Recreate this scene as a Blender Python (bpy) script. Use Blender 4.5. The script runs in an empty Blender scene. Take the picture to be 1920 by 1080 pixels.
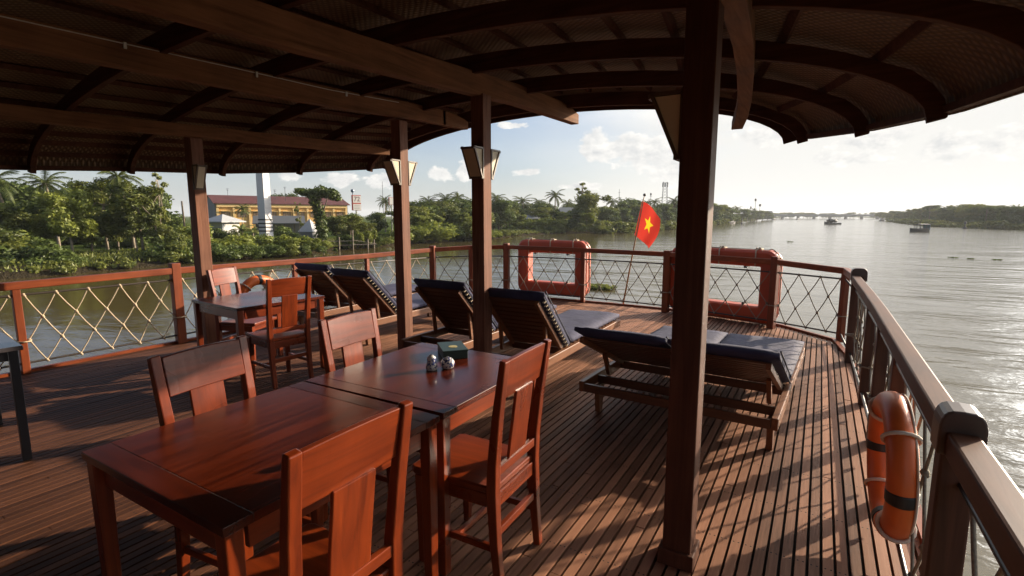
import bpy, math, random
from mathutils import Vector, Matrix
R = math.radians
scene = bpy.context.scene
COL = scene.collection
random.seed(7)

# ------------------------------------------------------------------ camera
YAW, PITCH, EYE = 30.9, 8.0, 1.55
cam_d = bpy.data.cameras.new('camera')
cam = bpy.data.objects.new('camera', cam_d); COL.objects.link(cam)
cam.location = (0, 0, EYE)
cam.rotation_euler = (R(90 - PITCH), 0, R(YAW))
cam_d.sensor_width = 36.0
cam_d.lens = 36.0 * 962 / 1920
cam_d.clip_start = 0.05
cam_d.clip_end = 6000
scene.camera = cam

# ------------------------------------------------------------------ sky, sun, exposure
SUN_AZ, SUN_EL = 32.0, 16.3          # azimuth from +Y towards +X
scene.view_settings.view_transform = 'Standard'
scene.view_settings.look = 'None'
scene.view_settings.gamma = 1.0
scene.view_settings.exposure = 1.0
sun_d = bpy.data.lights.new('sun', 'SUN')
sun = bpy.data.objects.new('sun', sun_d); COL.objects.link(sun)
sun_d.energy = 5.0
sun_d.angle = R(0.6)
sun_d.color = (1.0, 0.83, 0.62)
sv = Vector((math.sin(R(SUN_AZ)) * math.cos(R(SUN_EL)), math.cos(R(SUN_AZ)) * math.cos(R(SUN_EL)), math.sin(R(SUN_EL))))
sun.rotation_euler = sv.to_track_quat('Z', 'Y').to_euler()
sun.location = sv * 60

world = bpy.data.worlds.new('World'); scene.world = world
world.use_nodes = True
def build_world():
    nt = world.node_tree; N = nt.nodes; L = nt.links
    N.clear()
    out = N.new('ShaderNodeOutputWorld'); bg = N.new('ShaderNodeBackground')
    L.new(bg.outputs[0], out.inputs[0])
    bg.inputs[1].default_value = 0.072
    sky = N.new('ShaderNodeTexSky'); sky.sky_type = 'NISHITA'
    sky.sun_disc = False
    sky.sun_elevation = R(SUN_EL); sky.sun_rotation = R(SUN_AZ)
    sky.air_density = 1.0; sky.dust_density = .7; sky.ozone_density = 2.0
    tc = N.new('ShaderNodeTexCoord')
    def math_(op, a, b=None, c=None, clamp=False):
        n = N.new('ShaderNodeMath'); n.operation = op; n.use_clamp = clamp
        for i, v in enumerate((a, b, c)):
            if v is None: continue
            if isinstance(v, (int, float)): n.inputs[i].default_value = v
            else: L.new(v, n.inputs[i])
        return n.outputs[0]
    def vmath(op, a, b=None):
        n = N.new('ShaderNodeVectorMath'); n.operation = op
        for i, v in enumerate((a, b)):
            if v is None: continue
            if isinstance(v, tuple): n.inputs[i].default_value = v
            else: L.new(v, n.inputs[i])
        return n.outputs['Value'] if op == 'LENGTH' else n.outputs[0]
    nrm = vmath('NORMALIZE', tc.outputs['Generated'])
    sep = N.new('ShaderNodeSeparateXYZ'); L.new(nrm, sep.inputs[0])
    az = math_('ARCTAN2', sep.outputs[0], sep.outputs[1])
    el = math_('ARCSINE', sep.outputs[2])
    comb = N.new('ShaderNodeCombineXYZ'); L.new(az, comb.inputs[0]); L.new(el, comb.inputs[1])
    ae = comb.outputs[0]
    # clouds: (azimuth deg, elevation deg, half-width deg, half-height deg)
    blobs = [(-19.4, 7.0, 4.4, 2.3), (-16.0, 6.4, 4.0, 2.7), (-14.2, 4.8, 3.4, 2.0), (-22.2, 7.4, 2.0, 1.7),
             (-38.5, 4.5, 2.0, 1.0), (-36.2, 4.9, 1.2, 1.2), (-29.3, 4.7, 2.0, .6),
             (-49.5, 3.7, 2.4, 1.0), (-45.0, 3.6, 1.9, 1.1), (-54.0, 4.0, 1.8, .8),
             (3.5, 6.6, 4.5, 1.2), (9.0, 5.6, 6.0, 1.5), (14.5, 6.2, 5.0, 1.5), (-5.5, 7.6, 3.4, 1.3), (1.0, 5.2, 3.4, 1.0), (5, 9.5, 4, .8),
             (-23.5, 3.2, 3.0, .5), (-31, 9.6, 2.2, .5), (40, 9, 9, 3), (70, 12, 14, 4), (-90, 8, 12, 4), (-140, 14, 20, 6), (150, 12, 18, 5)]
    mask = None
    for a, e, wa, we in blobs:
        s = vmath('SUBTRACT', ae, (R(a), R(e), 0))
        s = vmath('MULTIPLY', s, (1 / R(wa), 1 / R(we), 0))
        l = math_('SUBTRACT', 1.0, vmath('LENGTH', s))
        mask = l if mask is None else math_('MAXIMUM', mask, l)
    def noise(vec, scale, detail=6, rough=.6):
        n = N.new('ShaderNodeTexNoise'); n.inputs['Scale'].default_value = scale
        n.inputs['Detail'].default_value = detail; n.inputs['Roughness'].default_value = rough
        L.new(vec, n.inputs['Vector']); return n.outputs[0]
    v1 = vmath('MULTIPLY', ae, (1.0, 1.6, 1.0))
    n1 = noise(v1, 22)
    off = vmath('ADD', v1, (R(.5), R(.7), 0))
    n2 = noise(off, 22)
    dens = math_('ADD', mask, math_('MULTIPLY', math_('SUBTRACT', n1, .52), 2.6))
    d_s = N.new('ShaderNodeMapRange'); d_s.interpolation_type = 'SMOOTHSTEP'
    d_s.inputs['From Min'].default_value = .08; d_s.inputs['From Max'].default_value = .4
    L.new(dens, d_s.inputs['Value'])
    sun_near = vmath('DOT_PRODUCT', nrm, tuple(sv))
    vd = [n for n in N if n.type == 'VECT_MATH' and n.operation == 'DOT_PRODUCT'][0].outputs['Value']
    lit = math_('ADD', .48, math_('MULTIPLY', math_('SUBTRACT', n1, n2), 2.4), clamp=True)
    lit = math_('ADD', lit, math_('MULTIPLY', math_('SUBTRACT', .6, dens, clamp=True), .35), clamp=True)
    cr = N.new('ShaderNodeMix'); cr.data_type = 'RGBA'
    L.new(lit, cr.inputs['Factor'])
    cr.inputs['A'].default_value = (4.5, 4.6, 4.75, 1); cr.inputs['B'].default_value = (7.6, 7.4, 7.0, 1)
    # thin high veil, denser towards the sun side
    v2 = vmath('MULTIPLY', ae, (1.0, 3.2, 1.0))
    veil = noise(v2, 4.5, 5, .55)
    veil = math_('MULTIPLY', math_('SUBTRACT', veil, .38, clamp=True), 1.7, clamp=True)
    side = N.new('ShaderNodeMapRange'); side.inputs['From Min'].default_value = .42; side.inputs['From Max'].default_value = .86; side.interpolation_type = 'SMOOTHSTEP'
    L.new(vd, side.inputs['Value'])
    veil = math_('ADD', math_('MULTIPLY', veil, math_('ADD', .25, math_('MULTIPLY', side.outputs[0], .9))), math_('MULTIPLY', side.outputs[0], .95), clamp=True)
    sg = N.new('ShaderNodeMix'); sg.data_type = 'RGBA'; sg.blend_type = 'MULTIPLY'; sg.inputs['Factor'].default_value = 1.0
    L.new(sky.outputs[0], sg.inputs['A']); sg.inputs['B'].default_value = (.97, .94, 1.05, 1)
    hz = math_('MULTIPLY', math_('POWER', 2.718, math_('MULTIPLY', math_('ABSOLUTE', el), -8.0)), .85)
    hc = N.new('ShaderNodeMix'); hc.data_type = 'RGBA'; L.new(side.outputs[0], hc.inputs['Factor']); hc.inputs['A'].default_value = (3.7, 4.1, 4.5, 1); hc.inputs['B'].default_value = (6.5, 6.3, 5.9, 1)
    hm = N.new('ShaderNodeMix'); hm.data_type = 'RGBA'; L.new(hz, hm.inputs['Factor']); L.new(sg.outputs['Result'], hm.inputs['A']); L.new(hc.outputs['Result'], hm.inputs['B'])
    m0 = N.new('ShaderNodeMix'); m0.data_type = 'RGBA'
    L.new(veil, m0.inputs['Factor']); L.new(hm.outputs['Result'], m0.inputs['A']); glow = N.new('ShaderNodeMapRange'); glow.inputs['From Min'].default_value = .945; glow.inputs['From Max'].default_value = .995; glow.inputs['To Min'].default_value = 1.0; glow.inputs['To Max'].default_value = 9.0; glow.interpolation_type = 'SMOOTHSTEP'
    L.new(vd, glow.inputs['Value'])
    hi = N.new('ShaderNodeMapRange'); hi.inputs['From Min'].default_value = R(9); hi.inputs['From Max'].default_value = R(26); hi.inputs['To Min'].default_value = 1.0; hi.inputs['To Max'].default_value = 2.1; L.new(el, hi.inputs['Value'])
    gv = N.new('ShaderNodeVectorMath'); gv.operation = 'SCALE'; gv.inputs[0].default_value = (6.3, 6.25, 6.05); L.new(math_('MULTIPLY', glow.outputs[0], hi.outputs[0]), gv.inputs['Scale'])
    L.new(gv.outputs[0], m0.inputs['B'])
    m1 = N.new('ShaderNodeMix'); m1.data_type = 'RGBA'
    L.new(math_('MULTIPLY', d_s.outputs[0], .92), m1.inputs['Factor']); L.new(m0.outputs['Result'], m1.inputs['A']); L.new(cr.outputs['Result'], m1.inputs['B'])
    L.new(m1.outputs['Result'], bg.inputs[0])
build_world()

# ------------------------------------------------------------------ helpers
def tag(o, label=None, cat=None, group=None, kind=None):
    if label: o['label'] = label
    if cat: o['category'] = cat
    if group: o['group'] = group
    if kind: o['kind'] = kind
    return o

def thing(name, label, cat, loc=(0, 0, 0), rz=0.0, group=None):
    o = bpy.data.objects.new(name, None); COL.objects.link(o)
    o.empty_display_size = .1
    o.location = loc; o.rotation_euler = (0, 0, rz)
    return tag(o, label, cat, group)

def copy_tree(o, parent=None):
    c = o.copy(); COL.objects.link(c); c.parent = parent
    for ch in list(o.children):
        copy_tree(ch, c)
    return c

class MB:
    def __init__(s):
        s.v = []; s.f = []; s.m = []
    def add(s, vs, fs, mi=0):
        b = len(s.v); s.v.extend([tuple(v) for v in vs])
        for f in fs:
            s.f.append(tuple(i + b for i in f)); s.m.append(mi)
    def box(s, x0, x1, y0, y1, z0, z1, mi=0):
        s.add([(x0,y0,z0),(x1,y0,z0),(x1,y1,z0),(x0,y1,z0),(x0,y0,z1),(x1,y0,z1),(x1,y1,z1),(x0,y1,z1)],
              [(0,3,2,1),(4,5,6,7),(0,1,5,4),(1,2,6,5),(2,3,7,6),(3,0,4,7)], mi)
    def beam(s, a, b, w, h, up=(0, 0, 1), w2=None, h2=None, mi=0):
        s.sweep([a, b], [(w, h), (w2 or w, h2 or h)], up, mi)
    def sweep(s, path, wh, up=(0, 0, 1), mi=0):
        P = [Vector(p) for p in path]; n = len(P); up = Vector(up)
        if isinstance(wh, tuple): wh = [wh] * n
        vs = []
        for i, p in enumerate(P):
            t = (P[min(i + 1, n - 1)] - P[max(i - 1, 0)]).normalized()
            sd = t.cross(up)
            if sd.length < 1e-5: sd = t.cross(Vector((1, 0, 0)))
            sd.normalize(); u = sd.cross(t).normalized()
            w, h = wh[i]
            for a, b in ((-1, -1), (1, -1), (1, 1), (-1, 1)):
                vs.append(p + sd * (a * w / 2) + u * (b * h / 2))
        fs = [(0, 1, 2, 3), tuple(4 * (n - 1) + k for k in (3, 2, 1, 0))]
        for i in range(n - 1):
            for k in range(4):
                k2 = (k + 1) % 4
                fs.append((4 * i + k, 4 * i + 4 + k, 4 * i + 4 + k2, 4 * i + k2))
        s.add(vs, fs, mi)
    def tube(s, path, r, n=6, closed=False, mi=0, caps=True):
        P = [Vector(p) for p in path]; m = len(P)
        rr = r if isinstance(r, (list, tuple)) else [r] * m
        vs = []; ref = None
        for i, p in enumerate(P):
            if closed: t = P[(i + 1) % m] - P[i - 1]
            else: t = P[min(i + 1, m - 1)] - P[max(i - 1, 0)]
            t.normalize()
            if ref is None: ref = Vector((0, 0, 1)) if abs(t.z) < .9 else Vector((1, 0, 0))
            sd = t.cross(ref); sd.normalize(); u = sd.cross(t); ref = u
            for k in range(n):
                a = 2 * math.pi * k / n
                vs.append(p + (sd * math.cos(a) + u * math.sin(a)) * rr[i])
        fs = []
        for i in range(m if closed else m - 1):
            j = (i + 1) % m
            for k in range(n):
                k2 = (k + 1) % n
                fs.append((i * n + k, i * n + k2, j * n + k2, j * n + k))
        if not closed and caps:
            fs.append(tuple(range(n - 1, -1, -1))); fs.append(tuple((m - 1) * n + k for k in range(n)))
        s.add(vs, fs, mi)
    def lathe(s, prof, c=(0, 0, 0), n=16, mi=0):
        vs = []; m = len(prof)
        for r, z in prof:
            for k in range(n):
                a = 2 * math.pi * k / n
                vs.append((c[0] + r * math.cos(a), c[1] + r * math.sin(a), c[2] + z))
        fs = [(i * n + k, i * n + (k + 1) % n, (i + 1) * n + (k + 1) % n, (i + 1) * n + k) for i in range(m - 1) for k in range(n)]
        fs.append(tuple(range(n - 1, -1, -1))); fs.append(tuple((m - 1) * n + k for k in range(n)))
        s.add(vs, fs, mi)
    def prism(s, poly, f, d, mi=0):
        """poly: 2-D outline; f maps (a, b, depth) to 3-D"""
        n = len(poly)
        vs = [f(a, b, 0) for a, b in poly] + [f(a, b, d) for a, b in poly]
        fs = [tuple(range(n - 1, -1, -1)), tuple(range(n, 2 * n))]
        for i in range(n):
            j = (i + 1) % n
            fs.append((i, j, n + j, n + i))
        s.add(vs, fs, mi)
    def ball(s, c, r, mi=0, sx=1, sy=1, sz=1, n=8, m=6):
        vs = [(c[0], c[1], c[2] - r * sz)]
        for i in range(1, m):
            a = -math.pi / 2 + math.pi * i / m
            for k in range(n):
                b = 2 * math.pi * k / n
                vs.append((c[0] + r * sx * math.cos(a) * math.cos(b), c[1] + r * sy * math.cos(a) * math.sin(b), c[2] + r * sz * math.sin(a)))
        vs.append((c[0], c[1], c[2] + r * sz)); T = len(vs) - 1
        fs = [(0, 1 + (k + 1) % n, 1 + k) for k in range(n)]
        for i in range(m - 2):
            for k in range(n):
                k2 = (k + 1) % n
                fs.append((1 + i * n + k, 1 + i * n + k2, 1 + (i + 1) * n + k2, 1 + (i + 1) * n + k))
        b = 1 + (m - 2) * n
        fs += [(b + k, b + (k + 1) % n, T) for k in range(n)]
        s.add(vs, fs, mi)
    def build(s, name, mats, parent=None, smooth=False, bevel=0.0, fix=True):
        me = bpy.data.meshes.new(name); me.from_pydata(s.v, [], s.f)
        if not isinstance(mats, (list, tuple)): mats = [mats]
        for m in mats: me.materials.append(m)
        if len(mats) > 1: me.polygons.foreach_set('material_index', s.m)
        if fix:
            import bmesh
            bm = bmesh.new(); bm.from_mesh(me); bmesh.ops.recalc_face_normals(bm, faces=bm.faces); bm.to_mesh(me); bm.free()
        if smooth: me.polygons.foreach_set('use_smooth', [True] * len(me.polygons))
        me.update()
        o = bpy.data.objects.new(name, me); COL.objects.link(o)
        if parent is not None: o.parent = parent
        if bevel:
            b = o.modifiers.new('bevel', 'BEVEL'); b.width = bevel; b.segments = 2; b.limit_method = 'ANGLE'; b.angle_limit = R(40)
        return o

# ------------------------------------------------------------------ materials
def new_mat(name):
    m = bpy.data.materials.new(name); m.use_nodes = True
    nt = m.node_tree
    return m, nt, nt.nodes, nt.links, nt.nodes['Principled BSDF']

def plain(name, c, rough=.6, metal=0.0, spec=.5, var=.12, scale=8.0, bump=0.0):
    m, nt, N, L, p = new_mat(name)
    tc = N.new('ShaderNodeTexCoord'); no = N.new('ShaderNodeTexNoise')
    no.inputs['Scale'].default_value = scale; no.inputs['Detail'].default_value = 6
    L.new(tc.outputs['Object'], no.inputs['Vector'])
    r = N.new('ShaderNodeValToRGB')
    r.color_ramp.elements[0].position = .3; r.color_ramp.elements[1].position = .7
    r.color_ramp.elements[0].color = (*[x * (1 - var) for x in c], 1); r.color_ramp.elements[1].color = (*[min(1, x * (1 + var)) for x in c], 1)
    L.new(no.outputs[0], r.inputs[0]); L.new(r.outputs[0], p.inputs['Base Color'])
    p.inputs['Roughness'].default_value = rough; p.inputs['Metallic'].default_value = metal
    p.inputs['Specular IOR Level'].default_value = spec
    if bump:
        b = N.new('ShaderNodeBump'); b.inputs['Strength'].default_value = bump; b.inputs['Distance'].default_value = .01
        L.new(no.outputs[0], b.inputs['Height']); L.new(b.outputs[0], p.inputs['Normal'])
    return m

def wood(name, dark, light, axis, rough=.35, fine=26.0, bump=.08, spec=.5, blotch=.35):
    m, nt, N, L, p = new_mat(name)
    tc = N.new('ShaderNodeTexCoord'); oi = N.new('ShaderNodeObjectInfo')
    add = N.new('ShaderNodeVectorMath'); add.operation = 'MULTIPLY_ADD'
    L.new(oi.outputs['Random'], add.inputs[0]); add.inputs[1].default_value = (7.3, 3.1, 5.7); L.new(tc.outputs['Object'], add.inputs[2])
    mp = N.new('ShaderNodeMapping'); sc = [fine] * 3; sc[axis] = fine * .06
    mp.inputs['Scale'].default_value = sc
    L.new(add.outputs[0], mp.inputs[0])
    n1 = N.new('ShaderNodeTexNoise'); n1.inputs['Scale'].default_value = 1.0; n1.inputs['Detail'].default_value = 8; n1.inputs['Roughness'].default_value = .65; n1.inputs['Distortion'].default_value = .8
    L.new(mp.outputs[0], n1.inputs['Vector'])
    n2 = N.new('ShaderNodeTexNoise'); n2.inputs['Scale'].default_value = 3.0; n2.inputs['Detail'].default_value = 3
    L.new(add.outputs[0], n2.inputs['Vector'])
    mx = N.new('ShaderNodeMix'); mx.data_type = 'FLOAT'; mx.inputs['Factor'].default_value = blotch
    L.new(n1.outputs[0], mx.inputs['A']); L.new(n2.outputs[0], mx.inputs['B'])
    r = N.new('ShaderNodeValToRGB'); r.color_ramp.elements[0].position = .36; r.color_ramp.elements[1].position = .66
    r.color_ramp.elements[0].color = (*dark, 1); r.color_ramp.elements[1].color = (*light, 1)
    L.new(mx.outputs[0], r.inputs[0]); L.new(r.outputs[0], p.inputs['Base Color'])
    rr = N.new('ShaderNodeMapRange'); rr.inputs['To Min'].default_value = rough * .8; rr.inputs['To Max'].default_value = min(1, rough * 1.3)
    L.new(n2.outputs[0], rr.inputs[0]); L.new(rr.outputs[0], p.inputs['Roughness'])
    p.inputs['Specular IOR Level'].default_value = spec
    b = N.new('ShaderNodeBump'); b.inputs['Strength'].default_value = bump; b.inputs['Distance'].default_value = .004
    L.new(n1.outputs[0], b.inputs['Height']); L.new(b.outputs[0], p.inputs['Normal'])
    return m

RED_D, RED_L = (.075, .01, .0022), (.22, .034, .0055)
WX = wood('polished_red_wood_across', RED_D, RED_L, 0, .28)
WY = wood('polished_red_wood_along', RED_D, RED_L, 1, .28)
WZ = wood('polished_red_wood_upright', RED_D, RED_L, 2, .28)
TABLE_TOP = wood('polished_table_top', (.026, .0028, .0009), (.125, .018, .0042), 1, .24, 30, .08, blotch=.2)
TABLE_END = wood('polished_table_end', (.022, .0024, .0008), (.085, .012, .003), 0, .24, 30, .08)
RAIL_Y = wood('varnished_rail_along', (.105, .02, .005), (.25, .052, .011), 1, .45, spec=.3)
RAIL_X = wood('varnished_rail_across', (.105, .02, .005), (.25, .052, .011), 0, .45, spec=.3)
RAIL_S = wood('shaded_starboard_rail', (.06, .021, .009), (.135, .052, .026), 1, .5, spec=.2)  # rail wood made duller and less red: shade of its unlit inner face
RAIL_SZ = wood('shaded_starboard_post', (.05, .02, .011), (.12, .052, .032), 2, .5, spec=.3)  # starboard posts likewise, shade of the unlit side put into the colour
RAIL_Z = wood('varnished_rail_upright', (.095, .018, .005), (.23, .047, .01), 2, .45, spec=.3)
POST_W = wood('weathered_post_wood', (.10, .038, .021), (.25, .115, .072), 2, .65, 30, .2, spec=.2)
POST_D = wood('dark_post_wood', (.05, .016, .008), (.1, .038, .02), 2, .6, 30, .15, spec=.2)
BEAM_Y = wood('roof_beam_wood', (.10, .042, .018), (.23, .105, .05), 1, .75, 24, .2, spec=.12)
RAFT_W = wood('roof_rafter_wood', (.05, .02, .011), (.115, .05, .029), 0, .75, 24, .2, spec=.12)
LOUNGE_Y = wood('lounger_teak_along', (.11, .036, .011), (.22, .08, .025), 1, .45)
LOUNGE_X = wood('lounger_teak_across', (.06, .02, .008), (.12, .042, .015), 0, .45)
NAVY = plain('navy_cushion_cloth', (.024, .024, .06), .85, var=.25, scale=11, bump=.7)
NAVY_D = plain('cushion_piping', (.02, .02, .04), .8)
ROPE = plain('pale_rope', (.45, .36, .25), .9, var=.3, scale=90)
ROPE_D = plain('grey_rope', (.22, .185, .135), .9, var=.3, scale=90)
STEEL = plain('steel_tube', (.3, .3, .3), .3, metal=.9)
DARKSTEEL = plain('dark_steel_tube', (.06, .058, .055), .35, metal=.7)
DARKTUBE = plain('dark_rail_tube', (.035, .026, .02), .45)
ORANGE = plain('orange_buoy_plastic', (.6, .125, .022), .42, var=.14, scale=6)
ORANGE_F = plain('faded_orange_float', (.42, .052, .012), .5, var=.18, scale=4)
BLACK = plain('black_band', (.012, .012, .014), .5)
CREAM = plain('lantern_paper', (.56, .48, .33), .6, var=.05)
LAMPWOOD = plain('lantern_frame_wood', (.1, .065, .04), .5)
def cloth(name, c):
    m, nt, N, L, p = new_mat(name); out = [n for n in N if n.type == 'OUTPUT_MATERIAL'][0]
    p.inputs['Base Color'].default_value = (*c, 1); p.inputs['Roughness'].default_value = .8; p.inputs['Specular IOR Level'].default_value = .2
    t = N.new('ShaderNodeBsdfTranslucent'); t.inputs[0].default_value = (*c, 1); mx = N.new('ShaderNodeMixShader'); mx.inputs[0].default_value = .5
    L.new(p.outputs[0], mx.inputs[1]); L.new(t.outputs[0], mx.inputs[2]); L.new(mx.outputs[0], out.inputs[0]); return m
FLAGRED = cloth('red_flag_cloth', (.42, .036, .024)); FLAGYEL = cloth('yellow_star_cloth', (.6, .42, .02))
BAMBOO = plain('bamboo_pole', (.36, .2, .09), .5, var=.25, scale=20)
GREENBOX = plain('green_menu_box', (.02, .045, .035), .4)
GOLD = plain('gold_emblem', (.45, .38, .16), .45)
WHITE_CLIP = plain('white_clip', (.5, .48, .44), .5)
BLACKMETAL = plain('black_table_metal', (.014, .014, .018), .4)
DARKTOP = plain('dark_table_top', (.05, .045, .05), .22)

def m_deck():
    m, nt, N, L, p = new_mat('deck_planks')
    tc = N.new('ShaderNodeTexCoord'); sp = N.new('ShaderNodeSeparateXYZ'); L.new(tc.outputs['Object'], sp.inputs[0])
    d = N.new('ShaderNodeMath'); d.operation = 'DIVIDE'; d.inputs[1].default_value = .054; L.new(sp.outputs[0], d.inputs[0])
    fl = N.new('ShaderNodeMath'); fl.operation = 'FLOOR'; L.new(d.outputs[0], fl.inputs[0])
    wn = N.new('ShaderNodeTexWhiteNoise'); wn.noise_dimensions = '1D'; L.new(fl.outputs[0], wn.inputs['W'])
    mp = N.new('ShaderNodeMapping'); mp.inputs['Scale'].default_value = (60, 3, 20); L.new(tc.outputs['Object'], mp.inputs[0])
    cb = N.new('ShaderNodeVectorMath'); cb.operation = 'MULTIPLY_ADD'; L.new(wn.outputs[0], cb.inputs[0]); cb.inputs[1].default_value = (0, 40, 0); L.new(mp.outputs[0], cb.inputs[2])
    n1 = N.new('ShaderNodeTexNoise'); n1.inputs['Scale'].default_value = 1; n1.inputs['Detail'].default_value = 7; n1.inputs['Roughness'].default_value = .7; L.new(cb.outputs[0], n1.inputs['Vector'])
    n2 = N.new('ShaderNodeTexNoise'); n2.inputs['Scale'].default_value = 1.6; n2.inputs['Detail'].default_value = 5; L.new(tc.outputs['Object'], n2.inputs['Vector'])
    a = N.new('ShaderNodeMath'); a.operation = 'MULTIPLY_ADD'; a.inputs[1].default_value = .42; L.new(wn.outputs[0], a.inputs[0])
    b = N.new('ShaderNodeMath'); b.operation = 'MULTIPLY_ADD'; b.inputs[1].default_value = .5; L.new(n1.outputs[0], b.inputs[0]); 
    c = N.new('ShaderNodeMath'); c.operation = 'MULTIPLY'; c.inputs[1].default_value = .42; L.new(n2.outputs[0], c.inputs[0])
    L.new(c.outputs[0], b.inputs[2]); L.new(b.outputs[0], a.inputs[2])
    r = N.new('ShaderNodeValToRGB'); r.color_ramp.elements[0].position = .3; r.color_ramp.elements[1].position = .95
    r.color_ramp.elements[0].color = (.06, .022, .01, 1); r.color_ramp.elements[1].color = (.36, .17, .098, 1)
    # boards to port, forward of the loungers, darkened in the colour to imitate shade
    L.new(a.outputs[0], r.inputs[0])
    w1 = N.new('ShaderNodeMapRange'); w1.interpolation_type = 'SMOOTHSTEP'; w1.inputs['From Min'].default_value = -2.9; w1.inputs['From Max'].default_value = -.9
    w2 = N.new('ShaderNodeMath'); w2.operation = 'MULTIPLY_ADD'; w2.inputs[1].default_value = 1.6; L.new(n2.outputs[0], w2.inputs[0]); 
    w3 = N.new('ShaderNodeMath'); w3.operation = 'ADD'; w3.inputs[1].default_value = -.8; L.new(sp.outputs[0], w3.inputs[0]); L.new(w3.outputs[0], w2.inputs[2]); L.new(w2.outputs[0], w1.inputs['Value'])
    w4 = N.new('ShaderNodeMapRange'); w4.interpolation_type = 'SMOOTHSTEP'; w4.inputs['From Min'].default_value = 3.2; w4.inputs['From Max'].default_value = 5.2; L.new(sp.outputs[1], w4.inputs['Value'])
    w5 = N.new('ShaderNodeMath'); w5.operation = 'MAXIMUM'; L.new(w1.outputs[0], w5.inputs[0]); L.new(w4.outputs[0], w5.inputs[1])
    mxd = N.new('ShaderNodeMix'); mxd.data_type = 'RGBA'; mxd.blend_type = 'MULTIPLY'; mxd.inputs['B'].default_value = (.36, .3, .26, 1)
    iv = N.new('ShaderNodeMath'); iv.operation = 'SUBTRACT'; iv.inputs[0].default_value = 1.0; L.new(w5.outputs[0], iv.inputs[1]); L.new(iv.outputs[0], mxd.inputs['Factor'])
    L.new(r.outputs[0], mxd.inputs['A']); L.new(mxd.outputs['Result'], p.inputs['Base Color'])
    def M_(op, a_, b_=None):
        n_ = N.new('ShaderNodeMath'); n_.operation = op
        for i_, v_ in enumerate((a_, b_)):
            if v_ is None: continue
            if isinstance(v_, (int, float)): n_.inputs[i_].default_value = v_
            else: L.new(v_, n_.inputs[i_])
        return n_.outputs[0]
    fx = M_('MULTIPLY', M_('SUBTRACT', M_('ABSOLUTE', M_('SUBTRACT', M_('FRACT', d.outputs[0]), .5)), .2), .054)
    fy = M_('MULTIPLY', M_('SUBTRACT', M_('FRACT', M_('MULTIPLY', sp.outputs[1], 2.2)), .5), .4545)
    dist = M_('SQRT', M_('ADD', M_('MULTIPLY', fx, fx), M_('MULTIPLY', fy, fy)))
    plug = M_('LESS_THAN', dist, .0042)
    mxs = N.new('ShaderNodeMix'); mxs.data_type = 'RGBA'; L.new(plug, mxs.inputs['Factor']); L.new(mxd.outputs['Result'], mxs.inputs['A']); mxs.inputs['B'].default_value = (.018, .01, .007, 1); L.new(mxs.outputs['Result'], p.inputs['Base Color'])
    p.inputs['Roughness'].default_value = .62; p.inputs['Specular IOR Level'].default_value = .2
    bp = N.new('ShaderNodeBump'); bp.inputs['Strength'].default_value = .3; bp.inputs['Distance'].default_value = .003
    L.new(n1.outputs[0], bp.inputs['Height']); L.new(bp.outputs[0], p.inputs['Normal'])
    return m
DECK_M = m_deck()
UNDER_M = plain('deck_underside', (.02, .012, .009), .9)

def m_weave():
    m, nt, N, L, p = new_mat('woven_bamboo_mat')
    tc = N.new('ShaderNodeTexCoord')
    w = []
    for ang in (45, -45):
        mp = N.new('ShaderNodeMapping'); mp.inputs['Rotation'].default_value = (0, 0, R(ang)); mp.inputs['Scale'].default_value = (1, 1, 1)
        L.new(tc.outputs['Object'], mp.inputs[0])
        wv = N.new('ShaderNodeTexWave'); wv.inputs['Scale'].default_value = 9; wv.inputs['Distortion'].default_value = .6; wv.inputs['Detail'].default_value = 2
        L.new(mp.outputs[0], wv.inputs['Vector']); w.append(wv.outputs['Fac'])
    mx = N.new('ShaderNodeMath'); mx.operation = 'MULTIPLY'; L.new(w[0], mx.inputs[0]); L.new(w[1], mx.inputs[1])
    n2 = N.new('ShaderNodeTexNoise'); n2.inputs['Scale'].default_value = 3; n2.inputs['Detail'].default_value = 5; L.new(tc.outputs['Object'], n2.inputs['Vector'])
    ad = N.new('ShaderNodeMath'); ad.operation = 'MULTIPLY_ADD'; ad.inputs[1].default_value = .6; L.new(n2.outputs[0], ad.inputs[0]); L.new(mx.outputs[0], ad.inputs[2])
    r = N.new('ShaderNodeValToRGB'); r.color_ramp.elements[0].position = .1; r.color_ramp.elements[1].position = 1.0
    r.color_ramp.elements[0].color = (.06, .031, .013, 1); r.color_ramp.elements[1].color = (.19, .112, .05, 1)
    L.new(ad.outputs[0], r.inputs[0]); L.new(r.outputs[0], p.inputs['Base Color'])
    p.inputs['Roughness'].default_value = .75
    b = N.new('ShaderNodeBump'); b.inputs['Strength'].default_value = .6; b.inputs['Distance'].default_value = .01
    L.new(mx.outputs[0], b.inputs['Height']); L.new(b.outputs[0], p.inputs['Normal'])
    return m
WEAVE = m_weave()

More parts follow.
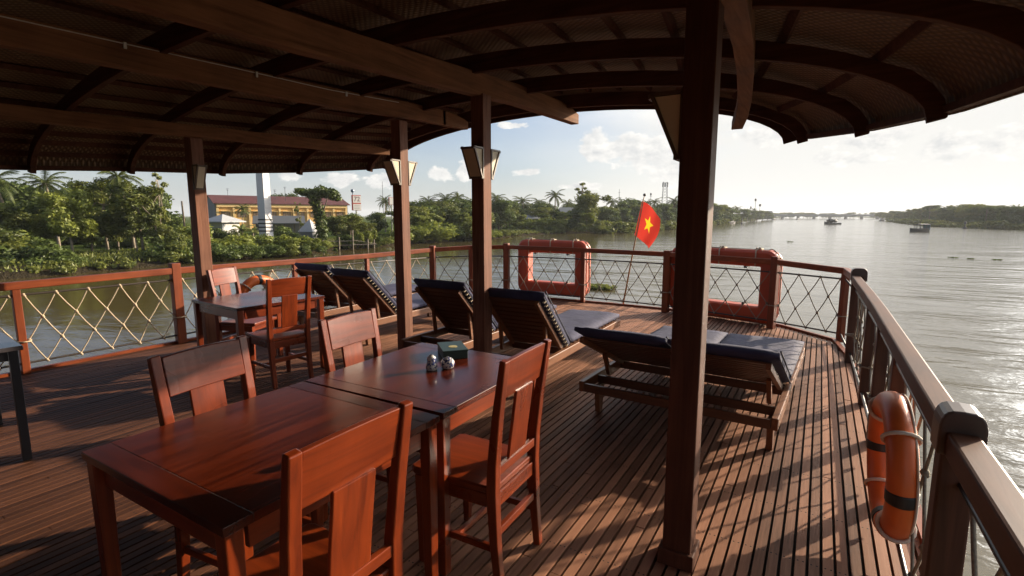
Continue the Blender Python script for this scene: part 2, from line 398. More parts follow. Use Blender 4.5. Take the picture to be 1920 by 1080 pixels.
def m_water():
    m, nt, N, L, p = new_mat('river_water')
    tc = N.new('ShaderNodeTexCoord')
    def layer(sx, sy, scale, det, dist, rot=20):
        mp = N.new('ShaderNodeMapping'); mp.inputs['Scale'].default_value = (sx, sy, 1); mp.inputs['Rotation'].default_value = (0, 0, R(rot))
        L.new(tc.outputs['Object'], mp.inputs[0])
        n = N.new('ShaderNodeTexNoise'); n.inputs['Scale'].default_value = scale; n.inputs['Detail'].default_value = det; n.inputs['Roughness'].default_value = .55; n.inputs['Distortion'].default_value = dist
        L.new(mp.outputs[0], n.inputs['Vector']); return n.outputs[0]
    big = layer(.35, 1, .14, 3, .4, -35); mid = layer(.5, 1, .7, 5, .6, -20); fine = layer(.7, 1, 3.2, 4, .3, -10)
    b1 = N.new('ShaderNodeBump'); b1.inputs['Strength'].default_value = .5; b1.inputs['Distance'].default_value = .9; L.new(big, b1.inputs['Height'])
    b2 = N.new('ShaderNodeBump'); b2.inputs['Strength'].default_value = .55; b2.inputs['Distance'].default_value = .2; L.new(mid, b2.inputs['Height']); L.new(b1.outputs[0], b2.inputs['Normal'])
    b3 = N.new('ShaderNodeBump'); b3.inputs['Strength'].default_value = .5; b3.inputs['Distance'].default_value = .028; L.new(fine, b3.inputs['Height']); L.new(b2.outputs[0], b3.inputs['Normal'])
    L.new(b3.outputs[0], p.inputs['Normal'])
    sp = N.new('ShaderNodeSeparateXYZ'); L.new(tc.outputs['Object'], sp.inputs[0])
    mr = N.new('ShaderNodeMapRange'); mr.interpolation_type = 'SMOOTHSTEP'; mr.inputs['From Min'].default_value = -40; mr.inputs['From Max'].default_value = 4; L.new(sp.outputs[0], mr.inputs['Value'])
    for bn, lo, hi in ((b1, .12, .6), (b2, .16, .75), (b3, .25, .7)):
        q = N.new('ShaderNodeMapRange'); q.inputs['To Min'].default_value = lo; q.inputs['To Max'].default_value = hi; L.new(mr.outputs[0], q.inputs['Value']); L.new(q.outputs[0], bn.inputs['Strength'])
    p.inputs['Base Color'].default_value = (.075, .054, .017, 1)
    p.inputs['Roughness'].default_value = .09
    p.inputs['IOR'].default_value = 1.5
    return m
WATER = m_water()

def m_leaf(name, c1, c2, trans=.35, scale=.7):
    m, nt, N, L, p = new_mat(name)
    N.remove(p); out = [n for n in N if n.type == 'OUTPUT_MATERIAL'][0]
    g = N.new('ShaderNodeNewGeometry'); oi = N.new('ShaderNodeObjectInfo')
    no = N.new('ShaderNodeTexNoise'); no.inputs['Scale'].default_value = scale; no.inputs['Detail'].default_value = 4
    L.new(g.outputs['Position'], no.inputs['Vector'])
    a = N.new('ShaderNodeMath'); a.operation = 'MULTIPLY_ADD'; a.inputs[1].default_value = .36; L.new(g.outputs['Random Per Island'], a.inputs[0]); L.new(no.outputs[0], a.inputs[2])
    b = N.new('ShaderNodeMath'); b.operation = 'MULTIPLY_ADD'; b.inputs[1].default_value = .45; L.new(oi.outputs['Random'], b.inputs[0]); L.new(a.outputs[0], b.inputs[2])
    r = N.new('ShaderNodeValToRGB'); r.color_ramp.elements[0].position = .4; r.color_ramp.elements[1].position = .95
    r.color_ramp.elements[0].color = (*c1, 1); r.color_ramp.elements[1].color = (*c2, 1)
    L.new(b.outputs[0], r.inputs[0])
    d = N.new('ShaderNodeBsdfDiffuse'); t = N.new('ShaderNodeBsdfTranslucent'); gl = N.new('ShaderNodeBsdfGlossy'); gl.inputs['Roughness'].default_value = .5
    L.new(r.outputs[0], d.inputs[0]); L.new(r.outputs[0], t.inputs[0]); gl.inputs[0].default_value = (.5, .5, .5, 1)
    m1 = N.new('ShaderNodeMixShader'); m1.inputs[0].default_value = trans; L.new(d.outputs[0], m1.inputs[1]); L.new(t.outputs[0], m1.inputs[2])
    m2 = N.new('ShaderNodeMixShader'); m2.inputs[0].default_value = .05; L.new(m1.outputs[0], m2.inputs[1]); L.new(gl.outputs[0], m2.inputs[2])
    L.new(m2.outputs[0], out.inputs[0])
    return m
LEAF_D = m_leaf('dark_leaves', (.018, .032, .007), (.1, .135, .025))
LEAF_M = m_leaf('mid_green_leaves', (.036, .058, .01), (.155, .17, .028))
LEAF_Y = m_leaf('yellow_green_leaves', (.055, .085, .012), (.19, .215, .03))
LEAF_P = m_leaf('palm_fronds', (.024, .038, .01), (.1, .12, .026), .3)
LEAF_B = m_leaf('banana_leaves', (.06, .085, .02), (.2, .22, .06), .4)
BARK = plain('tree_bark', (.13, .1, .07), .9, var=.4, scale=3)
BARKP = plain('pale_bark', (.22, .18, .13), .9, var=.35, scale=3)

def m_land():
    m, nt, N, L, p = new_mat('river_bank_grass')
    tc = N.new('ShaderNodeTexCoord')
    n = N.new('ShaderNodeTexNoise'); n.inputs['Scale'].default_value = .25; n.inputs['Detail'].default_value = 8; n.inputs['Roughness'].default_value = .7; L.new(tc.outputs['Object'], n.inputs['Vector'])
    r = N.new('ShaderNodeValToRGB'); e = r.color_ramp.elements
    e[0].position = .32; e[0].color = (.06, .05, .03, 1); e[1].position = .7; e[1].color = (.09, .11, .025, 1)
    k = e.new(.45); k.color = (.05, .075, .018, 1)
    L.new(n.outputs[0], r.inputs[0]); p.inputs['Roughness'].default_value = .95; p.inputs['Specular IOR Level'].default_value = 0
    sp = N.new('ShaderNodeSeparateXYZ'); L.new(tc.outputs['Object'], sp.inputs[0])
    zz = N.new('ShaderNodeMath'); zz.operation = 'MULTIPLY_ADD'; zz.inputs[1].default_value = .5; L.new(n.outputs[0], zz.inputs[0]); L.new(sp.outputs[2], zz.inputs[2])
    zr = N.new('ShaderNodeMapRange'); zr.inputs['From Min'].default_value = -2.5; zr.inputs['From Max'].default_value = -2.15; L.new(zz.outputs[0], zr.inputs['Value'])
    mm = N.new('ShaderNodeMix'); mm.data_type = 'RGBA'; L.new(zr.outputs[0], mm.inputs['Factor']); mm.inputs['A'].default_value = (.03, .024, .015, 1); L.new(r.outputs[0], mm.inputs['B']); L.new(mm.outputs['Result'], p.inputs['Base Color'])
    b = N.new('ShaderNodeBump'); b.inputs['Distance'].default_value = .4; b.inputs['Strength'].default_value = .8
    n2 = N.new('ShaderNodeTexNoise'); n2.inputs['Scale'].default_value = 3; n2.inputs['Detail'].default_value = 6; L.new(tc.outputs['Object'], n2.inputs['Vector'])
    L.new(n2.outputs[0], b.inputs['Height']); L.new(b.outputs[0], p.inputs['Normal'])
    return m
LAND = m_land()

# ------------------------------------------------------------------ setting: river and banks
WZL = -3.45
mb = MB(); mb.add([(-4000, -3000, WZL), (4000, -3000, WZL), (4000, 5000, WZL), (-4000, 5000, WZL)], [(0, 1, 2, 3)])
tag(mb.build('river', WATER), kind='structure')
PORT_BANK = [(-57, -400), (-56, -120), (-55.5, -30), (-55.3, 19), (-58.4, 33), (-60.5, 52), (-63.5, 73), (-60, 90), (-66, 112), (-65, 138), (-56, 147), (-52, 180), (-52, 224), (-57, 339), (-66, 518), (-74, 900), (-90, 1600), (-200, 4800)]
STBD_BANK = [(70, -400), (72, 0), (70, 150), (64, 262), (50, 300), (51, 420), (54, 541), (75, 800), (95, 1000), (100, 1600), (60, 4800)]
def bank(line, sgn):
    mb = MB(); pts = []
    for i in range(len(line) - 1):
        (x0, y0), (x1, y1) = line[i], line[i + 1]
        n = max(1, min(10, int(abs(y1 - y0) / 6)))
        for k in range(n):
            t = k / n; pts.append((x0 + (x1 - x0) * t + random.uniform(-.6, .6), y0 + (y1 - y0) * t))
    pts.append(line[-1])
    rows = [(-.8, -4.3), (0, -3.5), (.9, -2.95), (4, -2.7), (14, -2.45), (60, -2.0), (3500, -1.5)]
    vs = []
    for x, y in pts:
        for o, z in rows:
            vs.append((x + sgn * o, y, z + (random.uniform(-.12, .12) if o > .5 else 0)))
    m = len(rows); fs = []
    for i in range(len(pts) - 1):
        for k in range(m - 1):
            fs.append((i * m + k, i * m + k + 1, (i + 1) * m + k + 1, (i + 1) * m + k))
    mb.add(vs, fs); return tag(mb.build('river_bank', LAND, smooth=True), kind='structure')
bank(PORT_BANK, -1); bank(STBD_BANK, 1)

def W(px, d):
    """ground point at a bearing (given across the view) and a distance ahead of the boat's deck"""
    c, s = math.cos(R(YAW)), math.sin(R(YAW)); lat = (px - 960) / 962 * d * .99
    return lat * c - d * s, lat * s + d * c
def ztop(py, d):
    return EYE + d * (405 - py) / 962

# ------------------------------------------------------------------ deck
XC = -3.08
DECK_HALF = [(-8, 3.66), (0, 3.66), (3.0, 3.62), (4.8, 3.58), (6.3, 3.49), (7.45, 3.32), (8.05, 2.72), (8.42, 2.05), (8.55, 1.0), (8.58, 0)]
def deck_y(x):
    """aft edge of the deck at a distance x from the centre line"""
    x = abs(x - XC); best = 8.58
    for (y0, h0), (y1, h1) in zip(DECK_HALF, DECK_HALF[1:]):
        if h1 <= x <= h0 and h0 > h1:
            return y0 + (h0 - x) / (h0 - h1) * (y1 - y0)
    return best if x < 1 else -8
mb = MB(); pit = .054; k0 = math.ceil((XC - 3.64) / pit); k1 = math.floor((XC + 3.64) / pit)
for k in range(k0, k1):
    x0, x1 = k * pit + .006, (k + 1) * pit - .006
    y = min(deck_y(x0), deck_y(x1)) - .03
    if y < -7: continue
    rd = random.Random(k); yy = -8 + rd.uniform(0, 2)
    while yy < y - .4:
        ye = min(y, yy + rd.uniform(1.8, 3.6))
        if y - ye < .5: ye = y
        mb.box(x0 + rd.uniform(-.0006, .0006), x1 + rd.uniform(-.0006, .0006), yy + .0015, ye - .0015, -.03, rd.uniform(-.0016, .0016)); yy = ye
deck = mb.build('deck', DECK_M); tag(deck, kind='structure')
mb = MB()
ol = [(XC + h, y) for y, h in DECK_HALF] + [(XC - h, y) for y, h in reversed(DECK_HALF[:-1])]
mb.prism(ol, lambda a, b, d: (a, b, -.034 - d), .22)
tag(mb.build('deck_base', UNDER_M), kind='structure')
mb = MB()
mb.prism([(XC + h * .985 , y - .05) for y, h in DECK_HALF] + [(XC - h * .985, y - .05) for y, h in reversed(DECK_HALF[:-1])], lambda a, b, d: (a, b, -.3 - d), 3.6)
tag(mb.build('hull', plain('white_hull_paint', (.2, .17, .13), .5)), kind='structure')
# low toe rail round the edge
mb = MB()
edge = [(XC + h, y) for y, h in DECK_HALF[1:]] + [(XC - h, y) for y, h in reversed(DECK_HALF[:-1])]
mb.sweep([(x, y, .006) for x, y in edge], (.05, .05))
tag(mb.build('deck_edge_board', RAIL_Y), 'low wooden board along the edge of the deck', 'edge board')

# ------------------------------------------------------------------ canopy roof
RX = -3.0
RK = [(-8, 3.68, 1.9, 2.6), (0, 3.68, 1.9, 2.6), (1.0, 3.72, 1.93, 2.63), (1.9, 3.7, 1.97, 2.66), (2.78, 3.64, 2.02, 2.69), (3.66, 3.44, 2.045, 2.72), (4.58, 3.16, 2.11, 2.74), (5.5, 2.76, 2.2, 2.76), (5.75, 2.62, 2.235, 2.77)]
def rprof(y):
    y = max(-8, min(5.75, y))
    for a, b in zip(RK, RK[1:]):
        if a[0] <= y <= b[0]:
            t = (y - a[0]) / (b[0] - a[0]); return [a[i] + (b[i] - a[i]) * t for i in (1, 2, 3)]
def rpt(y, ang, off=0.0):
    hw, ze, zc = rprof(y)
    x = RX + (hw + off * .6) * math.sin(ang); z = ze + (zc - ze + off) * math.cos(ang) + (off * .15 if abs(ang) > 1.2 else 0)
    return (x, y - .03 * (x - RX), z)
roof = thing('canopy_roof', 'dark arched wooden canopy roof with woven matting over the deck', 'roof', (RX, 0, 1.9))
def rp(name, mb, mat, **k):
    o = mb.build(name, mat, roof, **k); o.location = (-RX, 0, -1.9); return o
ANG = [R(a) for a in range(-90, 91, 6)]
RAFTERS = [5.5, 4.58, 3.66, 2.74, 1.9, 1.0, .1, -.8, -1.7, -2.6, -3.5, -4.4, -5.3, -6.2, -7.1]
for y in RAFTERS:
    mb = MB(); vs = []
    tip = R(.6)
    angs = [R(-90) - tip] + ANG + [R(90) + tip]
    for a in angs:
        for dy, off in ((-.024, 0), (.024, 0), (.024, .14), (-.024, .14)):
            p = rpt(y, a, off); vs.append((p[0], p[1] + dy, p[2]))
    n = len(angs); fs = [(0, 1, 2, 3), tuple(4 * (n - 1) + k for k in (3, 2, 1, 0))]
    for i in range(n - 1):
        for k in range(4):
            fs.append((4 * i + k, 4 * i + 4 + k, 4 * i + 4 + (k + 1) % 4, 4 * i + (k + 1) % 4))
    mb.add(vs, fs); rp('rafter', mb, RAFT_W, bevel=.004)
YS = [5.75, 5.5, 5.04, 4.58, 4.12, 3.66, 3.2, 2.78, 2.3, 1.9, 1.4, 1.0, .5, 0, -1, -2, -3, -4, -5, -6, -7, -8]
mb = MB()
for off, in ((.19,), (.225,)):
    vs = [rpt(y, a, off) for y in YS for a in ANG]; m = len(ANG)
    mb.add(vs, [(i * m + k, i * m + k + 1, (i + 1) * m + k + 1, (i + 1) * m + k) for i in range(len(YS) - 1) for k in range(m - 1)])
m = len(ANG); b2 = len(YS) * m
mb.f += [(k, k + 1, b2 + k + 1, b2 + k) for k in range(m - 1)] ; mb.m += [0] * (m - 1)
mb.f += [(i * m + s, (i + 1) * m + s, b2 + (i + 1) * m + s, b2 + i * m + s) for i in range(len(YS) - 1) for s in (0, m - 1)]; mb.m += [0] * (2 * (len(YS) - 1))
rp('woven_ceiling', mb, WEAVE)
for k in range(-12, 13):
    if k in (6, 8, 10, 11): continue
    a = R(k * 7.2 if abs(k) < 12 else 88 * (1 if k > 0 else -1)); mb = MB()
    ys = [y for y in YS if y < 5.6]
    mb.sweep([rpt(y, a, .175) for y in ys], (.05, .03) if abs(k) < 12 else (.04, .1), up=(math.sin(a), 0, math.cos(a)))
    rp('purlin', mb, RAFT_W)
# fascia across the aft end
mb = MB(); vs = []
for a in ANG:
    for dy, off in ((-.02, -.005), (.02, -.005), (.02, .22), (-.02, .22)):
        p = rpt(5.72, a, off); vs.append((p[0], p[1] + dy + .03, p[2]))
n = len(ANG); fs = [(0, 1, 2, 3), tuple(4 * (n - 1) + k for k in (3, 2, 1, 0))]
for i in range(n - 1):
    for k in range(4): fs.append((4 * i + k, 4 * i + 4 + k, 4 * i + 4 + (k + 1) % 4, 4 * i + (k + 1) % 4))
mb.add(vs, fs); rp('fascia', mb, RAFT_W)
# longitudinal beams
def beam_long(xf, zf, h, w, y1):
    ys = [-8, -4, 0, 1, 2, 3, 3.66, 4.4, 5.0] + [y1 - .5, y1 - .25, y1 - .08, y1]
    mb = MB(); vs = []
    for y in ys:
        t = max(0, (y - (y1 - .5)) / .5); hh = h * (1 - .42 * t * t); x = xf(y); z = zf(y)
        for a, zz in ((-w / 2, z), (w / 2, z), (w / 2, z + hh), (-w / 2, z + hh)): vs.append((x + a, y, zz))
    n = len(ys); fs = [(0, 1, 2, 3), tuple(4 * (n - 1) + k for k in (3, 2, 1, 0))]
    for i in range(n - 1):
        for k in range(4): fs.append((4 * i + k, 4 * i + 4 + k, 4 * i + 4 + (k + 1) % 4, 4 * i + (k + 1) % 4))
    mb.add(vs, fs); rp('beam', mb, BEAM_Y, bevel=.005)
def lerp(tab):
    def f(y):
        if y <= tab[0][0]: return tab[0][1]
        for a, b in zip(tab, tab[1:]):
            if y <= b[0]: return a[1] + (b[1] - a[1]) * (y - a[0]) / (b[0] - a[0])
        return tab[-1][1]
    return f
zc1 = lerp([(-1, 2.415), (1.15, 2.433), (2.13, 2.468), (3.65, 2.555), (4.34, 2.6), (5.8, 2.625)])
beam_long(lambda y: -2.6, zc1, .185, .1, 5.8)
beam_long(lambda y: -3.95, lerp([(-1, 2.46), (1.1, 2.475), (2.44, 2.515), (3.3, 2.534), (4.4, 2.6), (5.4, 2.627)]), .165, .09, 5.45)
sx = lerp([(2.2, -.335), (2.75, -.39), (3.4, -.446), (4.0, -.52), (4.75, -.61), (5.4, -.75)])
sz = lerp([(-1, 2.28), (1, 2.31), (2.2, 2.355), (2.75, 2.405), (3.4, 2.43), (4.0, 2.42), (4.75, 2.4), (5.4, 2.36)])
beam_long(sx, sz, .13, .1, 5.4)
beam_long(lambda y: -6.0 - sx(y), lerp([(-1, 2.27), (1.5, 2.31), (2.93, 2.346), (3.73, 2.36), (5.4, 2.385)]), .12, .09, 5.4)

mb = MB(); mb.tube([(-3.9, y, zc_) for y, zc_ in ((-6, 2.6), (0, 2.612), (1.1, 2.622), (2.44, 2.66), (3.3, 2.678), (4.2, 2.73))], .004, 5); rp('cable', mb, plain('pale_cable', (.4, .36, .32), .6))
for y in (.9, 1.7, 2.6, 3.5):
    mb = MB(); zq = lerp([(0, 2.612), (1.1, 2.622), (2.44, 2.66), (3.3, 2.678), (4.2, 2.73)])(y); mb.box(-3.904, -3.893, y - .008, y + .008, zq - .03, zq + .008); rp('cable_clip', mb, WHITE_CLIP)

# ------------------------------------------------------------------ unseen cabin front, added behind the viewer to block skylight
t = thing('added_deckhouse', 'dark panelled wooden cabin front, unseen, added behind the viewer to block skylight', 'added_deckhouse', (-3.0, -2.2, 0))
mb = MB(); mb.box(-3.6, 3.3, -5.5, 0, .002, 2.5); mb.build('wall', POST_D, t)
for x in (-2.6, -1.3, 1.3, 2.6):
    mb = MB(); mb.box(x - .45, x + .45, .003, .03, .9, 1.9); w_ = mb.build('window', BLACKMETAL, t)
    mb = MB()
    for a, b, c_, d_ in ((-.5, .5, .84, .899), (-.5, .5, 1.901, 1.96), (-.5, -.451, .9, 1.9), (.451, .5, .9, 1.9)): mb.box(x + a, x + b, .003, .045, c_, d_)
    mb.build('frame', RAIL_Z, w_)
mb = MB(); mb.box(-.5, .5, .003, .04, .01, 2.05); mb.build('door', RAIL_Z, t)

# ------------------------------------------------------------------ canopy posts and wall lanterns
def canopy_post(x, y, s, top, label, mat, foot=False):
    t = thing('canopy_post', label, 'post', (x, y, 0), 0, 'canopy posts')
    mb = MB(); mb.box(-s / 2, s / 2, -s / 2, s / 2, 0.002, top); mb.build('shaft', mat, t, bevel=.006)
    if foot:
        mb = MB(); mb.box(-s / 2 - .016, s / 2 + .016, -s / 2 - .016, s / 2 + .016, 0, .075); mb.build('foot_block', mat, t, bevel=.005)
    return t
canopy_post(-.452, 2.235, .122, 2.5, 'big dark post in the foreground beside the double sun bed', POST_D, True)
canopy_post(-2.6, 3.82, .128, 2.58, 'weathered post with two lanterns behind the dining tables, nearer to the flag', POST_W)
canopy_post(-3.98, 4.28, .126, 2.56, 'weathered post with two lanterns beside the blue sun loungers, left of the flag side post', POST_W)
canopy_post(-5.68, 3.02, .126, 2.37, 'reddish post with one small lamp by the port railing and far dining table', POST_W)

def lantern(loc, rz, label, w=.1, h=.26, dep=.135):
    t = thing('wall_lantern', label, 'lantern', loc, rz, 'wedge lanterns on the posts')
    # back at local y=0, opens towards -y; top wide, bottom narrow
    prof = [(0, 0), (-.012, 0), (-dep, h), (0, h)]
    mb = MB()
    for zz, yy in ((h - .012, -dep - .006), (.008, -.022)): mb.box(-w / 2 - .006, w / 2 + .006, yy - .006, yy + .006, zz - .009, zz + .009)
    mb.build('front_frame', LAMPWOOD, t)
    for sgn in (-1, 1):
        x = sgn * (w / 2 - .003)
        mb = MB(); mb.prism([(-.006, .02), (-.014, .02), (-dep + .016, h - .014), (-.006, h - .014)], lambda a, b, d: (x + d - .003, a, b), .006); mb.build('side_pane', CREAM, t)
        mb = MB()
        for (a, b) in (((-.002, 0), (-.002, h)), ((-.012, 0), (-dep, h)), ((-.002, h - .004), (-dep, h - .004))):
            mb.beam((sgn * w / 2, a[0], a[1]), (sgn * w / 2, b[0], b[1]), .014, .016, up=(1, 0, 0))
        mb.build('side_frame', LAMPWOOD, t)
    mb = MB(); mb.prism([(-.013, .004), (-.021, .004), (-dep - .004, h - .006), (-dep + .004, h - .006)], lambda a, b, d: (-w / 2 + .008 + d, a, b), w - .016); mb.build('front_panel', CREAM, t)
    mb = MB(); mb.box(-w / 2 + .008, w / 2 - .008, -dep + .008, -.006, h - .012, h - .002); mb.build('top_cover', LAMPWOOD, t)
    return t
lantern((-2.6, 3.755, 1.87), 0, 'wedge lantern on the near face of the two lantern post closer to the flag', w=.125)
lantern((-2.6, 3.885, 1.87), R(180), 'wedge lantern on the far face of the two lantern post closer to the flag', w=.125)
lantern((-3.98, 4.216, 1.88), 0, 'wedge lantern on the near face of the post left of the other two lantern post', w=.12)
lantern((-3.98, 4.344, 1.88), R(180), 'wedge lantern on the far face of the post left of the other two lantern post', w=.12)
lantern((-.514, 2.25, 1.78), R(-90), 'unlit wedge lantern on the big dark foreground post', h=.27, dep=.13)
lantern((-5.616, 3.0, 1.82), R(90), 'small wedge lamp on the reddish post by the port railing', w=.085, h=.25, dep=.1)

# ------------------------------------------------------------------ railings with rope nets
def net(parent, a, b, z0, z1, rope, rows=3, step=.3, r=.0066, jit=.014):
    a = Vector((a[0], a[1], 0)); b = Vector((b[0], b[1], 0)); Ln = (b - a).length; u = (b - a) / Ln
    n = max(1, round(Ln / step)); st = Ln / n; hh = (z1 - z0) / rows
    mb = MB()
    def pt(i, j):  # i in half steps along, j row
        s = max(.012, min(Ln - .012, i * st / 2)); rnd = random.Random(int(i * 131 + j * 17 + a.x * 1000 + a.y * 77))
        q = a + u * (s + rnd.uniform(-jit, jit)); return Vector((q.x, q.y, z1 - j * hh + rnd.uniform(-jit, jit) * (0 < j < rows)))
    for j in range(rows):
        for i in range(2 * n + 1):
            if (i + j) % 2: continue
            for di in (-1, 1):
                k = i + di
                if 0 <= k <= 2 * n:
                    A_, B_ = pt(i, j), pt(k, j + 1); mb.tube([A_, A_.lerp(B_, .5) + Vector((0, 0, -.008)), B_], r, 5, caps=False)
    for j in range(rows + 1):
        for i in range(2 * n + 1):
            if (i + j) % 2 == 0:
                q = pt(i, j); mb.ball(q, r * 2.6, n=6, m=4); mb.ball(q + Vector((.006, .006, -.012)), r * 2.0, n=5, m=4)
    for e_, sg in ((a, 1), (b, -1)):
        zz = z1 - 2 * hh; w_ = .075; nv_ = Vector((-u.y, u.x, 0)); o_ = e_ - u * sg * .04; o_.z = zz
        mb.tube([o_ + u * (sg * .06), o_ + nv_ * w_ + u * sg * .03, o_ + nv_ * w_ - u * sg * .03, o_ - u * (sg * .06), o_ - nv_ * w_ - u * sg * .03, o_ - nv_ * w_ + u * sg * .03], r, 5, closed=True)
    return mb.build('rope_net', rope, parent, smooth=True)

def railing(name, label, pts, tops, posts, wide, bays, rope, wood_main, group=None, dx=0.0):
    t = thing(name, label, 'railing', (pts[0][0], pts[0][1], 0), 0, 'deck railings')
    off = Vector((-pts[0][0], -pts[0][1], 0))
    def fix(o): o.location = off; return o
    mb = MB(); mb.sweep([(x, y, z - .04) for (x, y), z in zip(pts, tops)], (.075, .075)); fix(mb.build('top_rail', wood_main, t, bevel=.008))
    for i, (x, y, z, w, rot) in enumerate(posts):
        mb = MB(); c, s = math.cos(rot), math.sin(rot); a, b = w
        mb.prism([(-a / 2, -b / 2), (a / 2, -b / 2), (a / 2, b / 2), (-a / 2, b / 2)], lambda p, q, d: (x + p * c - q * s, y + p * s + q * c, .001 + d), z)
        fix(mb.build('rail_post', RAIL_SZ if dx else RAIL_Z, t, bevel=.006))
    for nm, zz in (('upper_tube', .785), ('lower_tube', .105)):
        mb = MB(); mb.tube([(x + dx, y, zz) for x, y in pts], .011, 8); fix(mb.build(nm, DARKSTEEL if dx else DARKTUBE, t, smooth=True))
    for a, b in bays:
        fix(net(t, (a[0] + dx, a[1]), (b[0] + dx, b[1]), .105, .785, rope))
    return t
# port side
PX = lambda y: -6.66 + (.0 if y < 4.8 else (y - 4.8) * .13)
pp = [(-6.66, -6), (-6.66, 1.7), (-6.66, 3.2), (-6.6, 4.8), (-6.43, 6.05), (-6.17, 7.43)]
railing('deck_railing', 'port side wooden railing with rope net along the river bank side', pp, [.92, .92, .935, .925, .93, .965],
        [(-6.66, -4.4, .93, (.06, .06), 0), (-6.66, -2.8, .98, (.085, .1), 0), (-6.66, -1.3, .9, (.06, .06), 0), (-6.66, .2, .98, (.085, .1), 0), (-6.66, 1.75, .88, (.055, .065), 0), (-6.66, 3.2, .985, (.085, .1), 0), (-6.6, 4.8, .89, (.055, .06), .04), (-6.43, 6.05, .89, (.06, .065), .1)],
        0, [((-6.66, .22), (-6.66, 1.72)), ((-6.66, 1.79), (-6.66, 3.15)), ((-6.66, 3.26), (-6.6, 4.76)), ((-6.6, 4.84), (-6.44, 6.0)), ((-6.42, 6.1), (-6.19, 7.38))], ROPE, RAIL_Y)
# stern
sp = [(-6.17, 7.43), (-5.75, 8.05), (-5.15, 8.4), (-3.6, 8.5), (-2.08, 8.33), (-.5, 7.85), (.3, 7.42), (.345, 6.45)]
tp = [.965, .99, 1.0, .985, .98, .965, .925, .95]
railing('deck_railing', 'curved stern railing with rope net carrying the two orange floats', sp, tp,
        [(-6.17, 7.43, 1.0, (.1, .1), .3), (-5.75, 8.05, .95, (.07, .07), .8), (-5.15, 8.4, 1.03, (.1, .1), .1), (-3.6, 8.5, .95, (.075, .075), 0), (-2.08, 8.33, 1.0, (.1, .1), -.15), (-.5, 7.85, 1.0, (.09, .09), -.4), (.3, 7.42, .9, (.07, .07), -.9)],
        0, [((-6.13, 7.49), (-5.77, 8.0)), ((-5.7, 8.09), (-5.21, 8.37)), ((-5.09, 8.4), (-3.65, 8.5)), ((-3.55, 8.49), (-2.14, 8.34)), ((-2.02, 8.31), (-.56, 7.87)), ((-.44, 7.82), (.26, 7.44))], ROPE_D, RAIL_X)
# starboard side
sb = [(.345, 6.4), (.37, 5.0), (.38, 4.2), (.385, 2.0), (.39, 1.5), (.41, 0), (.44, -6)]
st = railing('deck_railing', 'starboard wooden railing with capped posts running close past the viewer', sb, [.94, .945, .945, .945, .945, .945, .945],
        [(.402, 5.0, .88, (.072, .085), 0), (.408, 4.15, .88, (.072, .085), 0), (.41, 3.3, .88, (.072, .07), 0), (.42, .2, .88, (.072, .085), 0), (.44, -2, .88, (.072, .085), 0)],
        0, [((.36, 6.2), (.405, 5.06)), ((.41, 4.94), (.42, 4.22)), ((.42, 4.08), (.42, 3.36)), ((.415, 3.24), (.4, 2.0)), ((.395, 1.78), (.405, .26))], ROPE_D, RAIL_S, dx=.012)
def capped_post(x, y, w, d, h, name='capped_post'):
    o = MB(); o.box(x - w / 2, x + w / 2, y - d / 2, y + d / 2, .001, h)
    ob = o.build(name, RAIL_SZ, st, bevel=.008); ob.location = (-sb[0][0], -sb[0][1], 0)
    pr = []
    W2 = w / 2 + .012
    for k in range(13):
        a = math.pi * k / 12; pr.append((W2 * math.copysign(abs(math.cos(a)) ** .55, math.cos(a)), .085 * math.sin(a) ** .6))
    pr += [(-W2, -.05), (-W2 + .03, -.05), (-W2 + .03, .0), (W2 - .03, .0), (W2 - .03, -.05), (W2, -.05)]
    o = MB(); o.prism(pr, lambda a, b, dd: (x + a, y - d / 2 - .012 + dd, h + b), d + .024)
    c = o.build('post_cap', plain('worn_cap_' + str(y), (.075, .042, .028), .35), ob, bevel=.006)
capped_post(.385, 1.88, .085, .08, .92)
capped_post(.375, 6.42, .12, .1, .93)
capped_post(.45, -1.2, .085, .08, .92)

